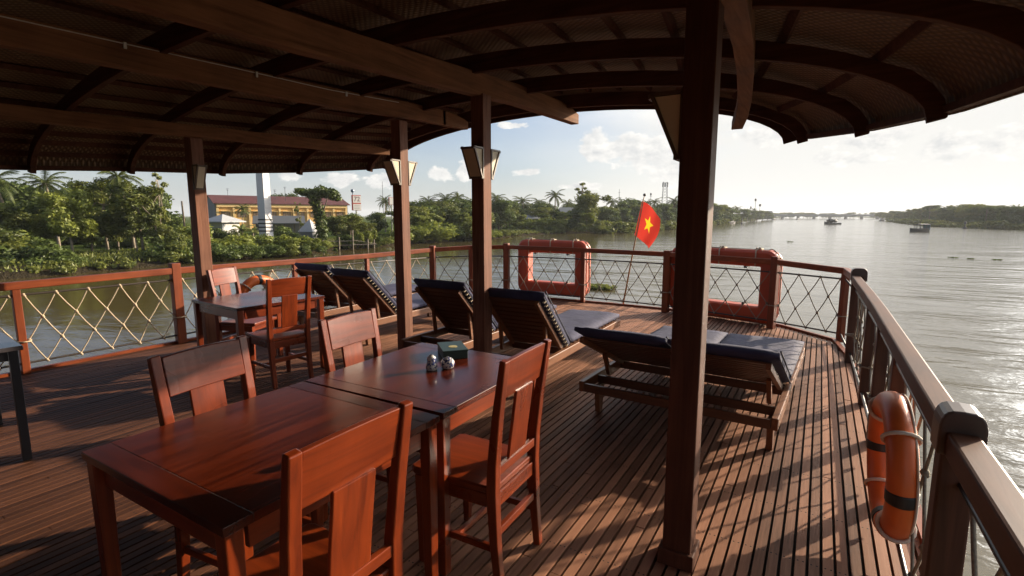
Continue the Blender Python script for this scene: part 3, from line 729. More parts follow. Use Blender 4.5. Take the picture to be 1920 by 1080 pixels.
# ------------------------------------------------------------------ chairs and tables
def make_chair():
    t = thing('dining_chair', 'x', 'chair', group='red wooden dining chairs')
    mb = MB(); mb.prism([(-.19, -.2), (.19, -.2), (.2, .2), (.188, .225), (-.188, .225), (-.2, .2)], lambda a, b, d: (a, b, .425 + d), .032); mb.build('seat', WY, t, bevel=.007)
    for s in (-1, 1):
        mb = MB(); mb.beam((s * .178, .175, .003), (s * .178, .175, .424), .032, .032, up=(0, 1, 0), w2=.045, h2=.045); mb.build('leg', WZ, t, bevel=.004)
        mb = MB(); path = [(s * .18, -.225, .003), (s * .18, -.205, .22), (s * .18, -.195, .43), (s * .182, -.2, .56), (s * .188, -.222, .76), (s * .193, -.258, 1.0)]
        mb.sweep(path, [(.036, .034), (.04, .04), (.044, .046), (.044, .042), (.042, .036), (.04, .028)], up=(0, 1, 0)); mb.build('back_leg', WZ, t, bevel=.005)
        mb = MB(); mb.box(s * .178 - .011, s * .178 + .011, -.17, .152, .365, .424); mb.build('side_apron', WY, t, bevel=.003)
        mb = MB(); mb.box(s * .178 - .01, s * .178 + .01, -.19, .158, .17, .2); mb.build('side_stretcher', WY, t, bevel=.003)
    mb = MB(); mb.box(-.155, .155, .164, .186, .365, .424); mb.build('front_apron', WX, t, bevel=.003)
    mb = MB(); mb.box(-.158, .158, -.208, -.186, .36, .424); mb.build('back_apron', WX, t, bevel=.003)
    mb = MB(); mb.box(-.158, .158, -.214, -.192, .235, .27); mb.build('back_stretcher', WX, t, bevel=.003)
    mb = MB(); mb.box(-.167, .167, -.02, .0, .172, .197); mb.build('cross_stretcher', WX, t, bevel=.003)
    # crest rail, slightly bowed
    mb = MB(); n = 8
    vs = []
    for k in range(n + 1):
        x = -.17 + .34 * k / n; bow = -.006 * (1 - (x / .17) ** 2); arch = .006 * (1 - (x / .17) ** 2)
        for y, z in ((-.262 + bow, .992 + arch), (-.24 + bow, .992 + arch), (-.213 + bow, .832), (-.235 + bow, .832)): vs.append((x, y, z))
    fs = [(0, 1, 2, 3), tuple(4 * n + k for k in (3, 2, 1, 0))]
    for i in range(n):
        for k in range(4): fs.append((4 * i + k, 4 * i + 4 + k, 4 * i + 4 + (k + 1) % 4, 4 * i + (k + 1) % 4))
    mb.add(vs, fs); mb.build('crest_rail', WX, t, bevel=.004)
    mb = MB(); mb.box(-.16, .16, -.214, -.193, .5, .54); mb.build('lower_back_rail', WX, t, bevel=.003)
    mb = MB(); mb.sweep([(0, -.204, .54), (0, -.216, .64), (0, -.232, .76), (0, -.242, .84)], (.15, .014), up=(0, 1, 0)); mb.build('splat', WZ, t, bevel=.003)
    return t
chair0 = make_chair()
CH = [(-1.285, .905, 90, 'red dining chair at the bottom of the picture with its back to the viewer'),
      (-1.27, 1.81, 92, 'red dining chair standing alone on the open deck side of the table with the shakers'),
      (-1.99, 1.18, -84, 'red dining chair behind the nearest table, its broad back half in shade'),
      (-2.01, 1.995, -86, 'red dining chair behind the table with the shakers, beside the post'),
      (-5.2, 3.17, -68, 'red dining chair behind the far dining table, beside the orange lifebuoy'),
      (-4.34, 2.94, 84, 'red dining chair in front of the far dining table, its back to the viewer')]
for i, (x, y, rz, lb) in enumerate(CH):
    c = chair0 if i == 0 else copy_tree(chair0)
    c.location = (x, y, 0); c.rotation_euler = (0, 0, R(rz)); c['label'] = lb

def make_table(w, l):
    t = thing('dining_table', 'x', 'table', group='red wooden dining tables')
    mb = MB(); e = .085
    mb.box(-w / 2, w / 2, -l / 2 + e + .0004, l / 2 - e - .0004, .722, .75)
    mb.box(-w / 2, w / 2, -l / 2, -l / 2 + e, .722, .75, 1); mb.box(-w / 2, w / 2, l / 2 - e, l / 2, .722, .75, 1)
    mb.build('tabletop', [TABLE_TOP, TABLE_END], t, bevel=.002)
    for sx_ in (-1, 1):
        for sy in (-1, 1):
            mb = MB(); mb.beam((sx_ * (w / 2 - .034), sy * (l / 2 - .034), .003), (sx_ * (w / 2 - .034), sy * (l / 2 - .034), .721), .042, .042, up=(0, 1, 0), w2=.052, h2=.052); mb.build('leg', WZ, t, bevel=.004)
        mb = MB(); x = sx_ * (w / 2 - .04); mb.box(x - .011, x + .011, -l / 2 + .083, l / 2 - .083, .635, .721); mb.build('apron', WY, t, bevel=.003)
        mb = MB(); y = sx_ * (l / 2 - .04); mb.box(-w / 2 + .083, w / 2 - .083, y - .011, y + .011, .635, .721); mb.build('apron', WX, t, bevel=.003)
    return t
tb = make_table(.85, .885); tb.location = (-1.695, 1.11, 0); tb['label'] = 'bare red dining table nearest the viewer, in the lower left'
t2 = copy_tree(tb); t2.location = (-1.705, 2.012, 0); t2.rotation_euler = (0, 0, R(1)); t2['label'] = 'red dining table holding the shakers and the green box'
t3 = copy_tree(tb); t3.location = (-4.72, 3.02, 0); t3.rotation_euler = (0, 0, R(-4)); t3['label'] = 'far red dining table between two chairs by the port railing'
t = thing('side_table', 'dark topped table with thin black legs at the left edge of the picture', 'table', (-4.76, .715, 0), R(-6))
mb = MB(); mb.box(-.5, .5, -.45, .45, .722, .75); mb.build('tabletop', DARKTOP, t, bevel=.005)
for a in (-1, 1):
    for b in (-1, 1):
        mb = MB(); mb.box(a * .455 - .022, a * .455 + .022, b * .405 - .022, b * .405 + .022, .003, .721); mb.build('leg', BLACKMETAL, t, bevel=.003)
mb = MB(); mb.box(-.43, .43, .395, .415, .66, .721); mb.build('apron', BLACKMETAL, t)
mb = MB(); mb.box(.445, .465, -.38, .38, .66, .721); mb.build('apron', BLACKMETAL, t)

# table-top things
t = thing('menu_box', 'dark green flat box with a gold emblem on the table behind the shakers', 'box', (-1.79, 2.315, .7505), R(-42))
mb = MB(); mb.box(-.105, .105, -.07, .07, 0, .04); mb.build('box_body', GREENBOX, t, bevel=.003)
mb = MB(); mb.box(-.108, .108, -.073, .073, .0403, .052); mb.build('lid', GREENBOX, t, bevel=.003)
mb = MB(); mb.lathe([(.026, 0), (.026, .0012)], (.02, 0, .0525), 20)
o = mb.build('emblem', GOLD, t); 
def m_china():
    m, nt, N, L, p = new_mat('blue_and_white_china')
    tc = N.new('ShaderNodeTexCoord'); v = N.new('ShaderNodeTexNoise'); v.inputs['Scale'].default_value = 75; v.inputs['Detail'].default_value = 3
    L.new(tc.outputs['Object'], v.inputs['Vector'])
    r = N.new('ShaderNodeValToRGB'); r.color_ramp.interpolation = 'CONSTANT'
    r.color_ramp.elements[0].color = (.04, .05, .16, 1); r.color_ramp.elements[1].position = .48; r.color_ramp.elements[1].color = (.62, .6, .56, 1)
    L.new(v.outputs[0], r.inputs[0]); L.new(r.outputs[0], p.inputs['Base Color']); p.inputs['Roughness'].default_value = .15
    return m
CHINA = m_china()
t = thing('shaker', 'tall blue and white china shaker standing upright on the table', 'shaker', (-1.70, 2.02, .7505), 0, 'china shakers')
mb = MB(); mb.lathe([(.024, 0), (.03, .004), (.031, .02), (.026, .036), (.0215, .044), (.024, .055), (.022, .068), (.012, .078), (.002, .081)], n=20); mb.build('body', CHINA, t, smooth=True)
mb = MB(); mb.lathe([(.008, .0795), (.008, .0815), (.003, .0835)], n=10); mb.build('cap', STEEL, t)
t = thing('shaker', 'low round blue and white china shaker beside the tall one', 'shaker', (-1.645, 2.085, .7505), 0, 'china shakers')
mb = MB(); mb.lathe([(.02, 0), (.031, .006), (.0375, .022), (.036, .038), (.026, .052), (.01, .06), (.002, .061)], n=20); mb.build('body', CHINA, t, smooth=True)
mb = MB(); mb.lathe([(.008, .0605), (.008, .063), (.003, .065)], n=10); mb.build('cap', STEEL, t)
t = thing('menu_stand', 'small dark holder on the far dining table', 'holder', (-4.55, 3.2, .7505))
mb = MB(); mb.box(-.035, .035, -.02, .02, 0, .012); mb.box(-.03, .03, -.006, .006, .0115, .075); mb.build('stand', BLACKMETAL, t, bevel=.002)

# ------------------------------------------------------------------ loungers
def make_lounger(w, back_deg, label, double=False, blen=.74, fl=2.3):
    t = thing('sun_lounger', label, 'lounger', group='sun loungers on the aft deck')
    hy = .72; hw = w / 2
    for s in (-1, 1):
        mb = MB(); mb.box(s * (hw - .02) - .02, s * (hw - .02) + .02, 0, fl, .225, .305); mb.build('side_rail', LOUNGE_Y, t, bevel=.005)
        for y in (.24, fl - .3):
            mb = MB(); mb.prism([(y - .055, .226), (y + .055, .226), (y + .028, .003), (y - .028, .003)], lambda a, b, d: (s * (hw - .063) - .02 + d, a, b), .04); mb.build('leg', LOUNGE_Y, t, bevel=.004)
    for y in (.015, .27, hy + .03, fl - .015):
        mb = MB(); mb.box(-hw + .042, hw - .042, y - .014, y + .014, .228, .29); mb.build('cross_rail', LOUNGE_X, t, bevel=.003)
    mb = MB(); n = 15
    for k in range(n):
        y = hy + .08 + (fl - hy - .13) * k / (n - 1); mb.box(-hw + .042, hw - .042, y - .028, y + .028, .291, .306)
    mb.build('slats', LOUNGE_X, t)
    a = R(back_deg); ca, sa = math.cos(a), math.sin(a)
    def bp(x, s, n_): return (x, hy - s * ca + n_ * sa, .3 + s * sa + n_ * ca)   # along the back, normal offset
    mb = MB()
    for k in range(11):
        s0 = .03 + (blen - .07) * k / 10
        vs = [bp(x, q, n_) for x in (-hw + .05, hw - .05) for q in (s0 - .022, s0 + .03) for n_ in (0.004, .016)]
        mb.add(vs, [(0, 1, 3, 2), (4, 6, 7, 5), (0, 4, 5, 1), (2, 3, 7, 6), (0, 2, 6, 4), (1, 5, 7, 3)])
    mb.build('backrest', LOUNGE_X, t)
    xs = (-hw + .065, hw - .065)
    for x in xs:
        mb = MB(); mb.beam(bp(x, .0, -.012), bp(x, blen, -.012), .035, .03, up=(1, 0, 0)); mb.build('backrest_frame', LOUNGE_Y, t)
        mb = MB(); top = bp(x - .03 * (1 if x > 0 else -1), blen * .55, -.03); mb.beam(top, (top[0], top[1] - .02 + (.12 if back_deg < 40 else .06), .285), .03, .03, up=(1, 0, 0)); mb.build('prop', LOUNGE_Y, t)
    cols = [(-hw + .01, -.008), (.008, hw - .01)] if double else [(-hw + .01, hw - .01)]
    th = .08 if double else .095
    for x0, x1 in cols:
        # one mattress: flat section and backrest section, softly bulged
        def cushion(f, name):
            mb = MB(); nx, ny = 10, 14; vs = []
            for side in (0, 1):
                for i in range(nx + 1):
                    for j in range(ny + 1):
                        u, v = i / nx, j / ny
                        e = min(1, min(u, 1 - u) * 9, min(v, 1 - v) * 13); rr = math.sqrt(max(0, 1 - (1 - e) ** 2))
                        wob = .005 * math.sin(9 * u + 3 * v) * math.sin(14 * v) + .004 * math.sin(31 * v + 5 * u)
                        hgt = th * (.5 + (.5 if side else -.5) * (.35 + .65 * rr)) + (wob * e if side else 0)
                        vs.append(f(x0 + (x1 - x0) * u, v, hgt))
            K = (nx + 1) * (ny + 1); fs = []
            for i in range(nx):
                for j in range(ny):
                    q = (i * (ny + 1) + j, i * (ny + 1) + j + 1, (i + 1) * (ny + 1) + j + 1, (i + 1) * (ny + 1) + j)
                    fs.append(tuple(reversed(q))); fs.append(tuple(K + k for k in q))
            for i in range(nx):
                for j in (0, ny):
                    q = (i * (ny + 1) + j, (i + 1) * (ny + 1) + j); fs.append((q[0], q[1], K + q[1], K + q[0]))
            for j in range(ny):
                for i in (0, nx):
                    q = (i * (ny + 1) + j, i * (ny + 1) + j + 1); fs.append((q[0], q[1], K + q[1], K + q[0]))
            mb.add(vs, fs); return mb.build(name, NAVY, t, smooth=True)
        cu = cushion(lambda x, v, h: (x, hy + .06 + v * (fl - hy - .07), .307 + h), 'mattress')
        cb = cushion(lambda x, v, h: bp(x, -.02 + v * (blen + .06), .018 + h), 'back_cushion')
        mb = MB()
        for f in (lambda q: bp(x1 + .004, q, .018 + th * .82), lambda q: bp(x1 + .004, q, .018 + th * .2)):
            mb.tube([f(-.01 + (blen + .04) * k / 8) for k in range(9)], .006, 5)
        mb.build('piping', NAVY_D, cb)
        if back_deg > 40:
            mb = MB()
            for k in range(14):
                q = .04 + (blen - .06) * k / 13
                mb.beam(bp(x1 + .005, q, .018 + th * .1), bp(x1 + .005, q + .012, .018 + th * .1 - .03), .006, .022, up=(1, 0, 0))
            mb.build('lacing', ROPE, cb)
    return t
lg = make_lounger(.66, 45, 'x')
LG = [(-2.3, 3.62, 1, 'blue sun lounger with raised back just right of the lantern post nearest the flag'),
      (-3.27, 3.8, 0, 'blue sun lounger with raised back between the two lantern posts'),
      (-4.88, 4.08, 0, 'blue raised sun lounger left of the lantern posts, second from the port railing'),
      (-5.88, 4.32, 2, 'blue sun lounger nearest the port railing, partly hidden behind its neighbour')]
for i, (x, y, rz, lb) in enumerate(LG):
    o = lg if i == 0 else copy_tree(lg); o.location = (x, y, 0); o.rotation_euler = (0, 0, R(rz)); o['label'] = lb
o = make_lounger(1.36, 24, 'double width sun lounger with two navy mattresses beside the big foreground post', True, .9, 2.1)
o.location = (-.82, 3.47, 0); o.rotation_euler = (0, 0, R(-2.5))

# ------------------------------------------------------------------ life-saving gear
def lifebuoy(loc, rot, label, Rm=.29, r=.057, bands=(0, 90, 180, 270), side=-1):
    t = thing('lifebuoy', label, 'lifebuoy', loc, 0, 'round orange lifebuoys'); t.rotation_euler = rot
    # ring in the local X-Z plane, hung with its lowest point at the origin
    cz = Rm + r
    def P(a, rad=Rm, y=0): return (rad * math.cos(a), y, cz + rad * math.sin(a))
    mb = MB(); mb.tube([P(2 * math.pi * k / 48) for k in range(48)], r, 20, closed=True); mb.build('ring', ORANGE, t, smooth=True)
    for a0 in map(R, bands):
        mb = MB(); mb.tube([P(a0 - .085 + .17 * i / 6) for i in range(7)], r + .0025, 20); mb.build('band', BLACK, t, smooth=True)
    mb = MB(); pts = []
    for k in range(64):
        a = 2 * math.pi * k / 64; sag = abs(math.sin(2 * (a - .78)))
        pts.append(P(a, Rm + r * .6 + .012 * sag, side * r * .75))
    mb.tube(pts, .0055, 6, closed=True)
    for k in range(4):
        a = math.pi / 4 * (2 * k + 1); mb.tube([P(a, Rm + (r + .009) * math.cos(b), (r + .009) * math.sin(b)) for b in [2 * math.pi * i / 16 for i in range(16)]], .0085, 6, closed=True)
    mb.build('grab_rope', plain('white_grab_rope', (.55, .48, .4), .9) if 'white_grab_rope' not in bpy.data.materials else bpy.data.materials['white_grab_rope'], t, smooth=True)
    return t
lifebuoy((.362, 2.8, .09), (R(-2), 0, R(93)), 'orange lifebuoy hanging inside the starboard railing, close to the viewer', bands=(-4, 184, 270), Rm=.275)
lifebuoy((-6.53, 4.18, .08), (0, 0, R(90)), 'orange lifebuoy hanging on the port railing behind the far dining table', .27, .066, side=1)

def life_float(loc, rz, w, h, label, thick=.2, ring=.235, lean=0):
    t = thing('life_float', label, 'life float', loc, rz, 'rectangular orange life floats'); t.rotation_euler = (lean, 0, rz)
    def outline(w_, h_, rad, cz, n=8):
        o = []
        for cx, cy, a0 in ((w_ / 2 - rad, h_ / 2 - rad, 0), (-w_ / 2 + rad, h_ / 2 - rad, 90), (-w_ / 2 + rad, -h_ / 2 + rad, 180), (w_ / 2 - rad, -h_ / 2 + rad, 270)):
            for k in range(n + 1):
                a = R(a0 + 90 * k / n); o.append((cx + rad * math.cos(a), cz + cy + rad * math.sin(a)))
        return o
    cz = h / 2; mb = MB(); n = None; loops = []
    ch = .035
    secs = [(0, -thick / 2 + ch), (ch, -thick / 2), (ring - ch * .6, -thick / 2), (ring, -thick / 2 + ch), (ring, thick / 2 - ch), (ring - ch * .6, thick / 2), (ch, thick / 2), (0, thick / 2 - ch)]
    vs = []
    for ins, y in secs:
        rad = max(.02, .17 - ins * .72); ol = outline(w - 2 * ins, h - 2 * ins, rad, cz); n = len(ol)
        vs += [(a, y, b) for a, b in ol]
    m = len(secs); fs = [(i * n + k, i * n + (k + 1) % n, ((i + 1) % m) * n + (k + 1) % n, ((i + 1) % m) * n + k) for i in range(m) for k in range(n)]
    mb.add(vs, fs); mb.build('float_ring', ORANGE_F, t, bevel=.008)
    mb = MB()
    ol = outline(w + .02, h + .02, .18, cz); P = []
    for i, (a, b) in enumerate(ol): P.append((a, .03 * math.sin(i * 1.3), b + .012 * math.sin(i * 2.1)))
    mb.tube(P, .008, 6, closed=True); mb.build('grab_line', ROPE_D, t, smooth=True)
    for a, b in ((-w * .32, h), (0, h), (w * .32, h)):
        mb = MB(); 
        mb.tube([(a, -thick / 2 - .006, b - .23), (a, -thick / 2 - .006, b - .02), (a, -thick / 2 + .02, b + .008), (a + .01, 0, b + .012), (a, thick / 2, b + .006)], .009, 6)
        mb.ball((a + .02, -.04, b + .02), .022, n=7, m=5); mb.ball((a - .03, -.02, b + .018), .017, n=7, m=5)
        mb.tube([(a, -.05, b + .02), (a + .07, -.09, b + .01), (a + .09, -.11, b - .06)], .005, 5); mb.build('lashing', ROPE, t, smooth=True)
    for a in (-w * .25, w * .22):
        mb = MB(); mb.box(a - .018, a + .018, -.06, .06, ring - .002, ring + .035); mb.build('bracket', DARKTUBE, t)
        mb = MB(); mb.box(a - .018, a + .018, -.06, .06, h - ring - .035, h - ring + .002); mb.build('bracket', DARKTUBE, t)
    return t
life_float((-4.28, 8.66, .08), R(-2), 1.46, 1.02, 'orange rectangular life float left of the red flag', .24)
life_float((-1.24, 8.26, .03), R(-16.5), 1.66, 1.04, 'orange rectangular life float right of the red flag, behind the big post', .24)

# flag on a bamboo pole
t = thing('flag', 'red flag with a yellow star drooping from a leaning bamboo pole at the stern', 'flag', (-2.9, 8.63, 0))
org = Vector((-2.9, 8.63, 0))
mb = MB(); mb.tube([Vector((-2.91, 8.63, -.12)) - org, Vector((-2.75, 8.66, .95)) - org, Vector((-2.6, 8.69, 1.87)) - org], [.016, .013, .009], 8); mb.build('pole', BAMBOO, t, smooth=True)
mb = MB(); mb.ball(Vector((-2.595, 8.692, 1.9)) - org, .026, n=10, m=8); mb.build('finial', DARKTUBE, t, smooth=True)
Hq = [Vector((-2.628, 8.685, 1.80)), Vector((-2.735, 8.665, 1.22)), Vector((-2.325, 8.72, 1.5)), Vector((-2.50, 8.70, 1.0))]  # hoist top, hoist bottom, fly top, fly bottom
def fl(u, v):
    top = Hq[0].lerp(Hq[2], u); bot = Hq[1].lerp(Hq[3], u); p = top.lerp(bot, v)
    p = p + Vector((.05 * math.sin(math.pi * u) * v * .6 + .055 * u * math.sin(math.pi * v), .045 * math.sin(u * 6.5 + v * 2.5) * u, .05 * math.sin(math.pi * u) * (1 - v)))
    return p - org
def in_star(u, v):
    x, y = (u - .5) / .95, .5 - v; r = math.hypot(x, y); a = (math.atan2(x, y) + math.pi) % (2 * math.pi / 5) - math.pi / 5
    a = abs((math.atan2(x, y)) % (2 * math.pi / 5)); a = min(a, 2 * math.pi / 5 - a)
    ro, ri = .25, .1; # edge between the outer tip (a = 0) and the inner corner (a = 36 deg)
    x1, y1, x2, y2 = ro, 0, ri * math.cos(math.pi / 5), ri * math.sin(math.pi / 5); px, py = r * math.cos(a), r * math.sin(a)
    return (x2 - x1) * (py - y1) - (y2 - y1) * (px - x1) > 0
mb = MB(); nu = nv = 72
mb.v = [tuple(fl(i / nu, j / nv)) for i in range(nu + 1) for j in range(nv + 1)]
for i in range(nu):
    for j in range(nv):
        mb.f.append((i * (nv + 1) + j, i * (nv + 1) + j + 1, (i + 1) * (nv + 1) + j + 1, (i + 1) * (nv + 1) + j)); mb.m.append(1 if in_star((i + .5) / nu, (j + .5) / nv) else 0)
o = mb.build('cloth', [FLAGRED, FLAGYEL], t, smooth=True)

# ------------------------------------------------------------------ vegetation
def leaf_quads(rng, clumps, n, size, up=.35, shell=.55):
    v = []; f = []
    tot = sum(c[6] for c in clumps)
    for c in clumps:
        for _ in range(int(n * c[6] / tot)):
            while True:
                d = Vector((rng.uniform(-1, 1), rng.uniform(-1, 1), rng.uniform(-1, 1)))
                if .05 < d.length < 1: break
            d.normalize(); r = (shell + (1 - shell) * rng.random()) * (1 + rng.gauss(0, .1))
            if rng.random() < .25: r *= rng.random()
            p = Vector((c[0] + d.x * c[3] * r, c[1] + d.y * c[4] * r, c[2] + d.z * c[5] * r))
            nrm = (d + Vector((rng.gauss(0, .7), rng.gauss(0, .7), rng.gauss(0, .7) + up))).normalized()
            a = nrm.cross(Vector((rng.gauss(0, 1), rng.gauss(0, 1), rng.gauss(0, 1))))
            if a.length < .01: continue
            a.normalize(); b = nrm.cross(a); s = size * rng.uniform(.6, 1.4); k = len(v)
            v += [p - a * s, p - b * s * .45 + a * s * .1, p + a * s, p + b * s * .45 + a * s * .1]
            f.append((k, k + 1, k + 2, k + 3))
    return v, f
def clump_set(rng, n, R_, z0, z1, rad, flat=.8, taper=0.0):
    out = []
    for _ in range(n):
        z = rng.uniform(z0, z1); t = (z - z0) / (z1 - z0); w = R_ * (1 - taper * t) * math.sqrt(rng.random()); a = rng.uniform(0, 6.28)
        r = rad * rng.uniform(.65, 1.25)
        out.append((w * math.cos(a), w * math.sin(a), z, r, r, r * flat, r * r))
    return out
def trunk_mb(rng, clumps, h, r, lean=.3, limbs=7):
    mb = MB(); P = [Vector((0, 0, -.4))]
    lx, ly = rng.uniform(-lean, lean), rng.uniform(-lean, lean)
    for k in range(1, 6): P.append(Vector((lx * (k / 5) ** 1.5 + rng.uniform(-.06, .06), ly * (k / 5) ** 1.5 + rng.uniform(-.06, .06), h * k / 5)))
    mb.tube(P, [r * (1.25 - .16 * k) for k in range(6)], 7)
    for c in rng.sample(clumps, min(limbs, len(clumps))):
        i = rng.choice((3, 4, 4, 5)); a = P[i]; b = Vector(c[:3]); m = a.lerp(b, .5) + Vector((0, 0, -.25))
        mb.tube([a, m, b], [r * .5, r * .34, r * .12], 5)
    return mb
VAR = {}
def make_tree(key, name, clumps_f, n, size, leafmat, h, r, bark, seed, limbs=7, **k):
    rng = random.Random(seed); cl = clumps_f(rng)
    t = thing(name, 'x', 'tree')
    trunk_mb(rng, cl, h, r, limbs=limbs).build('trunk', bark, t, smooth=True, fix=False)
    v, f = leaf_quads(rng, cl, n, size, **k); mb = MB(); mb.add(v, f); mb.build('crown', leafmat, t, fix=False)
    VAR[key] = [t, max(p[2] for p in v), False]
make_tree('broad', 'broadleaf_tree', lambda r: clump_set(r, 16, 2.7, 3.2, 8.3, 1.35, .8, .35), 7020, 0.25, LEAF_Y, 5.0, .14, BARKP, 1)
make_tree('broad2', 'broadleaf_tree', lambda r: clump_set(r, 15, 3.0, 2.6, 7.6, 1.5, .75, .2), 5670, 0.263, LEAF_M, 4.4, .16, BARK, 2)
make_tree('tall', 'feathery_tree', lambda r: clump_set(r, 22, 2.3, 3.0, 10.2, .95, .9, .3), 5670, 0.2, LEAF_M, 8.0, .12, BARKP, 3, limbs=14, shell=.2)
make_tree('dense', 'broadleaf_tree', lambda r: clump_set(r, 18, 3.2, 1.8, 8.0, 1.7, .8, .3), 6210, 0.288, LEAF_D, 4.5, .2, BARK, 4)
make_tree('sparse', 'feathery_tree', lambda r: clump_set(r, 13, 2.5, 5.0, 12.0, .85, .55, .15), 2295, 0.25, LEAF_M, 11.0, .15, BARKP, 5, limbs=13, shell=.2)
make_tree('flat', 'flat_topped_tree', lambda r: [(r.uniform(-3.2, 3.2), r.uniform(-2, 2), 8.3 + r.uniform(-.5, .8), 1.25, 1.25, .5, 1.2) for _ in range(20)] + [(r.uniform(-.7, .7), r.uniform(-.7, .7), z, 1.0, 1.0, 1.0, 1.2) for z in (1.2, 2.2, 3.2, 4.2, 5.2, 6.2, 7.2)] + [(.2, 0, 9.3, .8, .8, .7, .8)], 5670, 0.3, LEAF_D, 7.8, .3, BARK, 6)
make_tree('umbrella', 'flat_topped_tree', lambda r: [(r.uniform(-3.4, 3.4), r.uniform(-3.4, 3.4), 9.6 + r.uniform(-.3, .3), 1.4, 1.4, .4, 1.4) for _ in range(10)], 2700, 0.3, LEAF_D, 9.2, .2, BARK, 16)
def make_bush(key, name, cl_f, n, size, leafmat, seed, cat='bush'):
    rng = random.Random(seed); v, f = leaf_quads(rng, cl_f(rng), n, size); mb = MB(); mb.add(v, f)
    o = mb.build(name, leafmat, fix=False); tag(o, 'x', cat); VAR[key] = [o, max(p[2] for p in v), False]
make_bush('bush', 'bush', lambda r: clump_set(r, 13, 2.3, .3, 2.6, 1.0, .8, .5), 3840, 0.204, LEAF_M, 8)
make_bush('bush2', 'bush', lambda r: clump_set(r, 14, 2.8, .2, 1.9, .9, .8, .4), 3600, 0.204, LEAF_Y, 9)
make_bush('bushd', 'bush', lambda r: clump_set(r, 12, 2.4, .2, 2.6, 1.1, .9, .3), 3120, 0.24, LEAF_D, 10)
make_bush('shore', 'shore_shrub', lambda r: clump_set(r, 10, 2.6, -.3, .7, .7, .7, .3), 2160, 0.204, LEAF_M, 11, 'shrub')
make_bush('reed', 'tall_reeds', lambda r: [(r.uniform(-2, 2), r.uniform(-1, 1), r.uniform(.8, 2.6), .35, .35, 1.0, 1) for _ in range(22)], 2640, 0.24, LEAF_Y, 12, 'reeds')
def make_palm(key, seed, h, nf=19, fl_=3.4):
    rng = random.Random(seed); t = thing('coconut_palm', 'x', 'palm tree')
    lx, ly = rng.uniform(-.9, .9), rng.uniform(-.9, .9)
    P = [Vector((lx * (k / 8) ** 1.8, ly * (k / 8) ** 1.8, -.4 + (h + .4) * k / 8)) for k in range(9)]
    mb = MB(); mb.tube(P, [.2 - .009 * k for k in range(9)], 8); mb.build('trunk', BARKP, t, smooth=True, fix=False)
    top = P[-1]; mb = MB()
    for k in range(nf):
        az = 2.4 * k + rng.uniform(-.3, .3); e0 = R(75 - 95 * (k / nf)) + rng.uniform(-.12, .12); Lf = fl_ * rng.uniform(.8, 1.1)
        pts = []; p = top.copy(); e = e0
        for i in range(13):
            pts.append(p.copy()); e -= .105 + .02 * i / 12; st = Lf / 12
            p = p + Vector((math.cos(az) * math.cos(e), math.sin(az) * math.cos(e), math.sin(e))) * st
        mb.tube(pts, [.035 * (1 - .07 * i) for i in range(13)], 4)
        side = Vector((-math.sin(az), math.cos(az), 0))
        for i in range(1, 12):
            for jj in (0, .33, .66):
                c = pts[i].lerp(pts[i + 1], jj); d = (pts[i + 1] - pts[i]).normalized(); w = .75 * math.sin(math.pi * min(1, (i + jj + 1.0) / 13.2)) ** .7
                for s in (-1, 1):
                    tip = c + (side * s * .75 + d * .55 + Vector((0, 0, -.45 + rng.uniform(-.2, .2)))) * w
                    b = len(mb.v); mb.v += [tuple(c - d * .05), tuple(c + d * .055), tuple(tip)]; mb.f.append((b, b + 1, b + 2)); mb.m.append(0)
    mb.build('crown', LEAF_P, t, fix=False)
    mb = MB()
    for _ in range(6): mb.ball(top + Vector((rng.uniform(-.3, .3), rng.uniform(-.3, .3), rng.uniform(-.45, -.1))), .13, n=6, m=5)
    mb.build('coconuts', BARK, t, fix=False)
    VAR[key] = [t, h + 1.6, False]
make_palm('palm', 21, 8.0); make_palm('palm2', 22, 8.4, 17, 3.0); make_palm('palm3', 23, 7.6, 21, 3.7)
def make_banana():
    rng = random.Random(31); t = thing('banana_plant', 'x', 'banana plant'); mb = MB(); mb.tube([(0, 0, -.3), (0, 0, 1.5)], [.13, .08], 7); mb.build('stem', BARKP, t, smooth=True, fix=False)
    mb = MB()
    for k in range(9):
        az = 2.4 * k; e = R(78 - 6 * k); p = Vector((0, 0, 1.4)); L_ = rng.uniform(1.5, 2.1); side = Vector((-math.sin(az), math.cos(az), 0)); b = len(mb.v); m = 9
        for i in range(m):
            w = .27 * math.sin(math.pi * (i + .6) / m) ** .6
            for s, dz in ((-1, -.08), (0, 0), (1, -.08)): mb.v.append(tuple(p + side * s * w + Vector((0, 0, dz))))
            e -= .17; p = p + Vector((math.cos(az) * math.cos(e), math.sin(az) * math.cos(e), math.sin(e))) * L_ / m
        for i in range(m - 1):
            for q in (0, 1):
                a = b + 3 * i + q; mb.f.append((a, a + 1, a + 4, a + 3)); mb.m.append(0)
    mb.build('leaves', LEAF_B, t, fix=False); VAR['banana'] = [t, 3.0, False]
make_banana()
def plant(key, px, d, py, label, group=None, wide=1.0, gz=-2.65, rz=None, xy=None):
    proto, hv, used = VAR[key]
    o = proto if not used else copy_tree(proto); VAR[key][2] = True
    x, y = xy or W(px, d)
    s = (ztop(py, d) - gz) / hv if py is not None else d
    if py is not None and key not in ('palm', 'palm2', 'palm3', 'sparse', 'umbrella', 'flat', 'banana'): wide *= 1.3
    o.location = (x, y, gz); o.scale = (s * wide, s * wide, s); o.rotation_euler = (0, 0, random.uniform(0, 6.28) if rz is None else rz)
    o['label'] = label
    if group: o['group'] = group
    return o

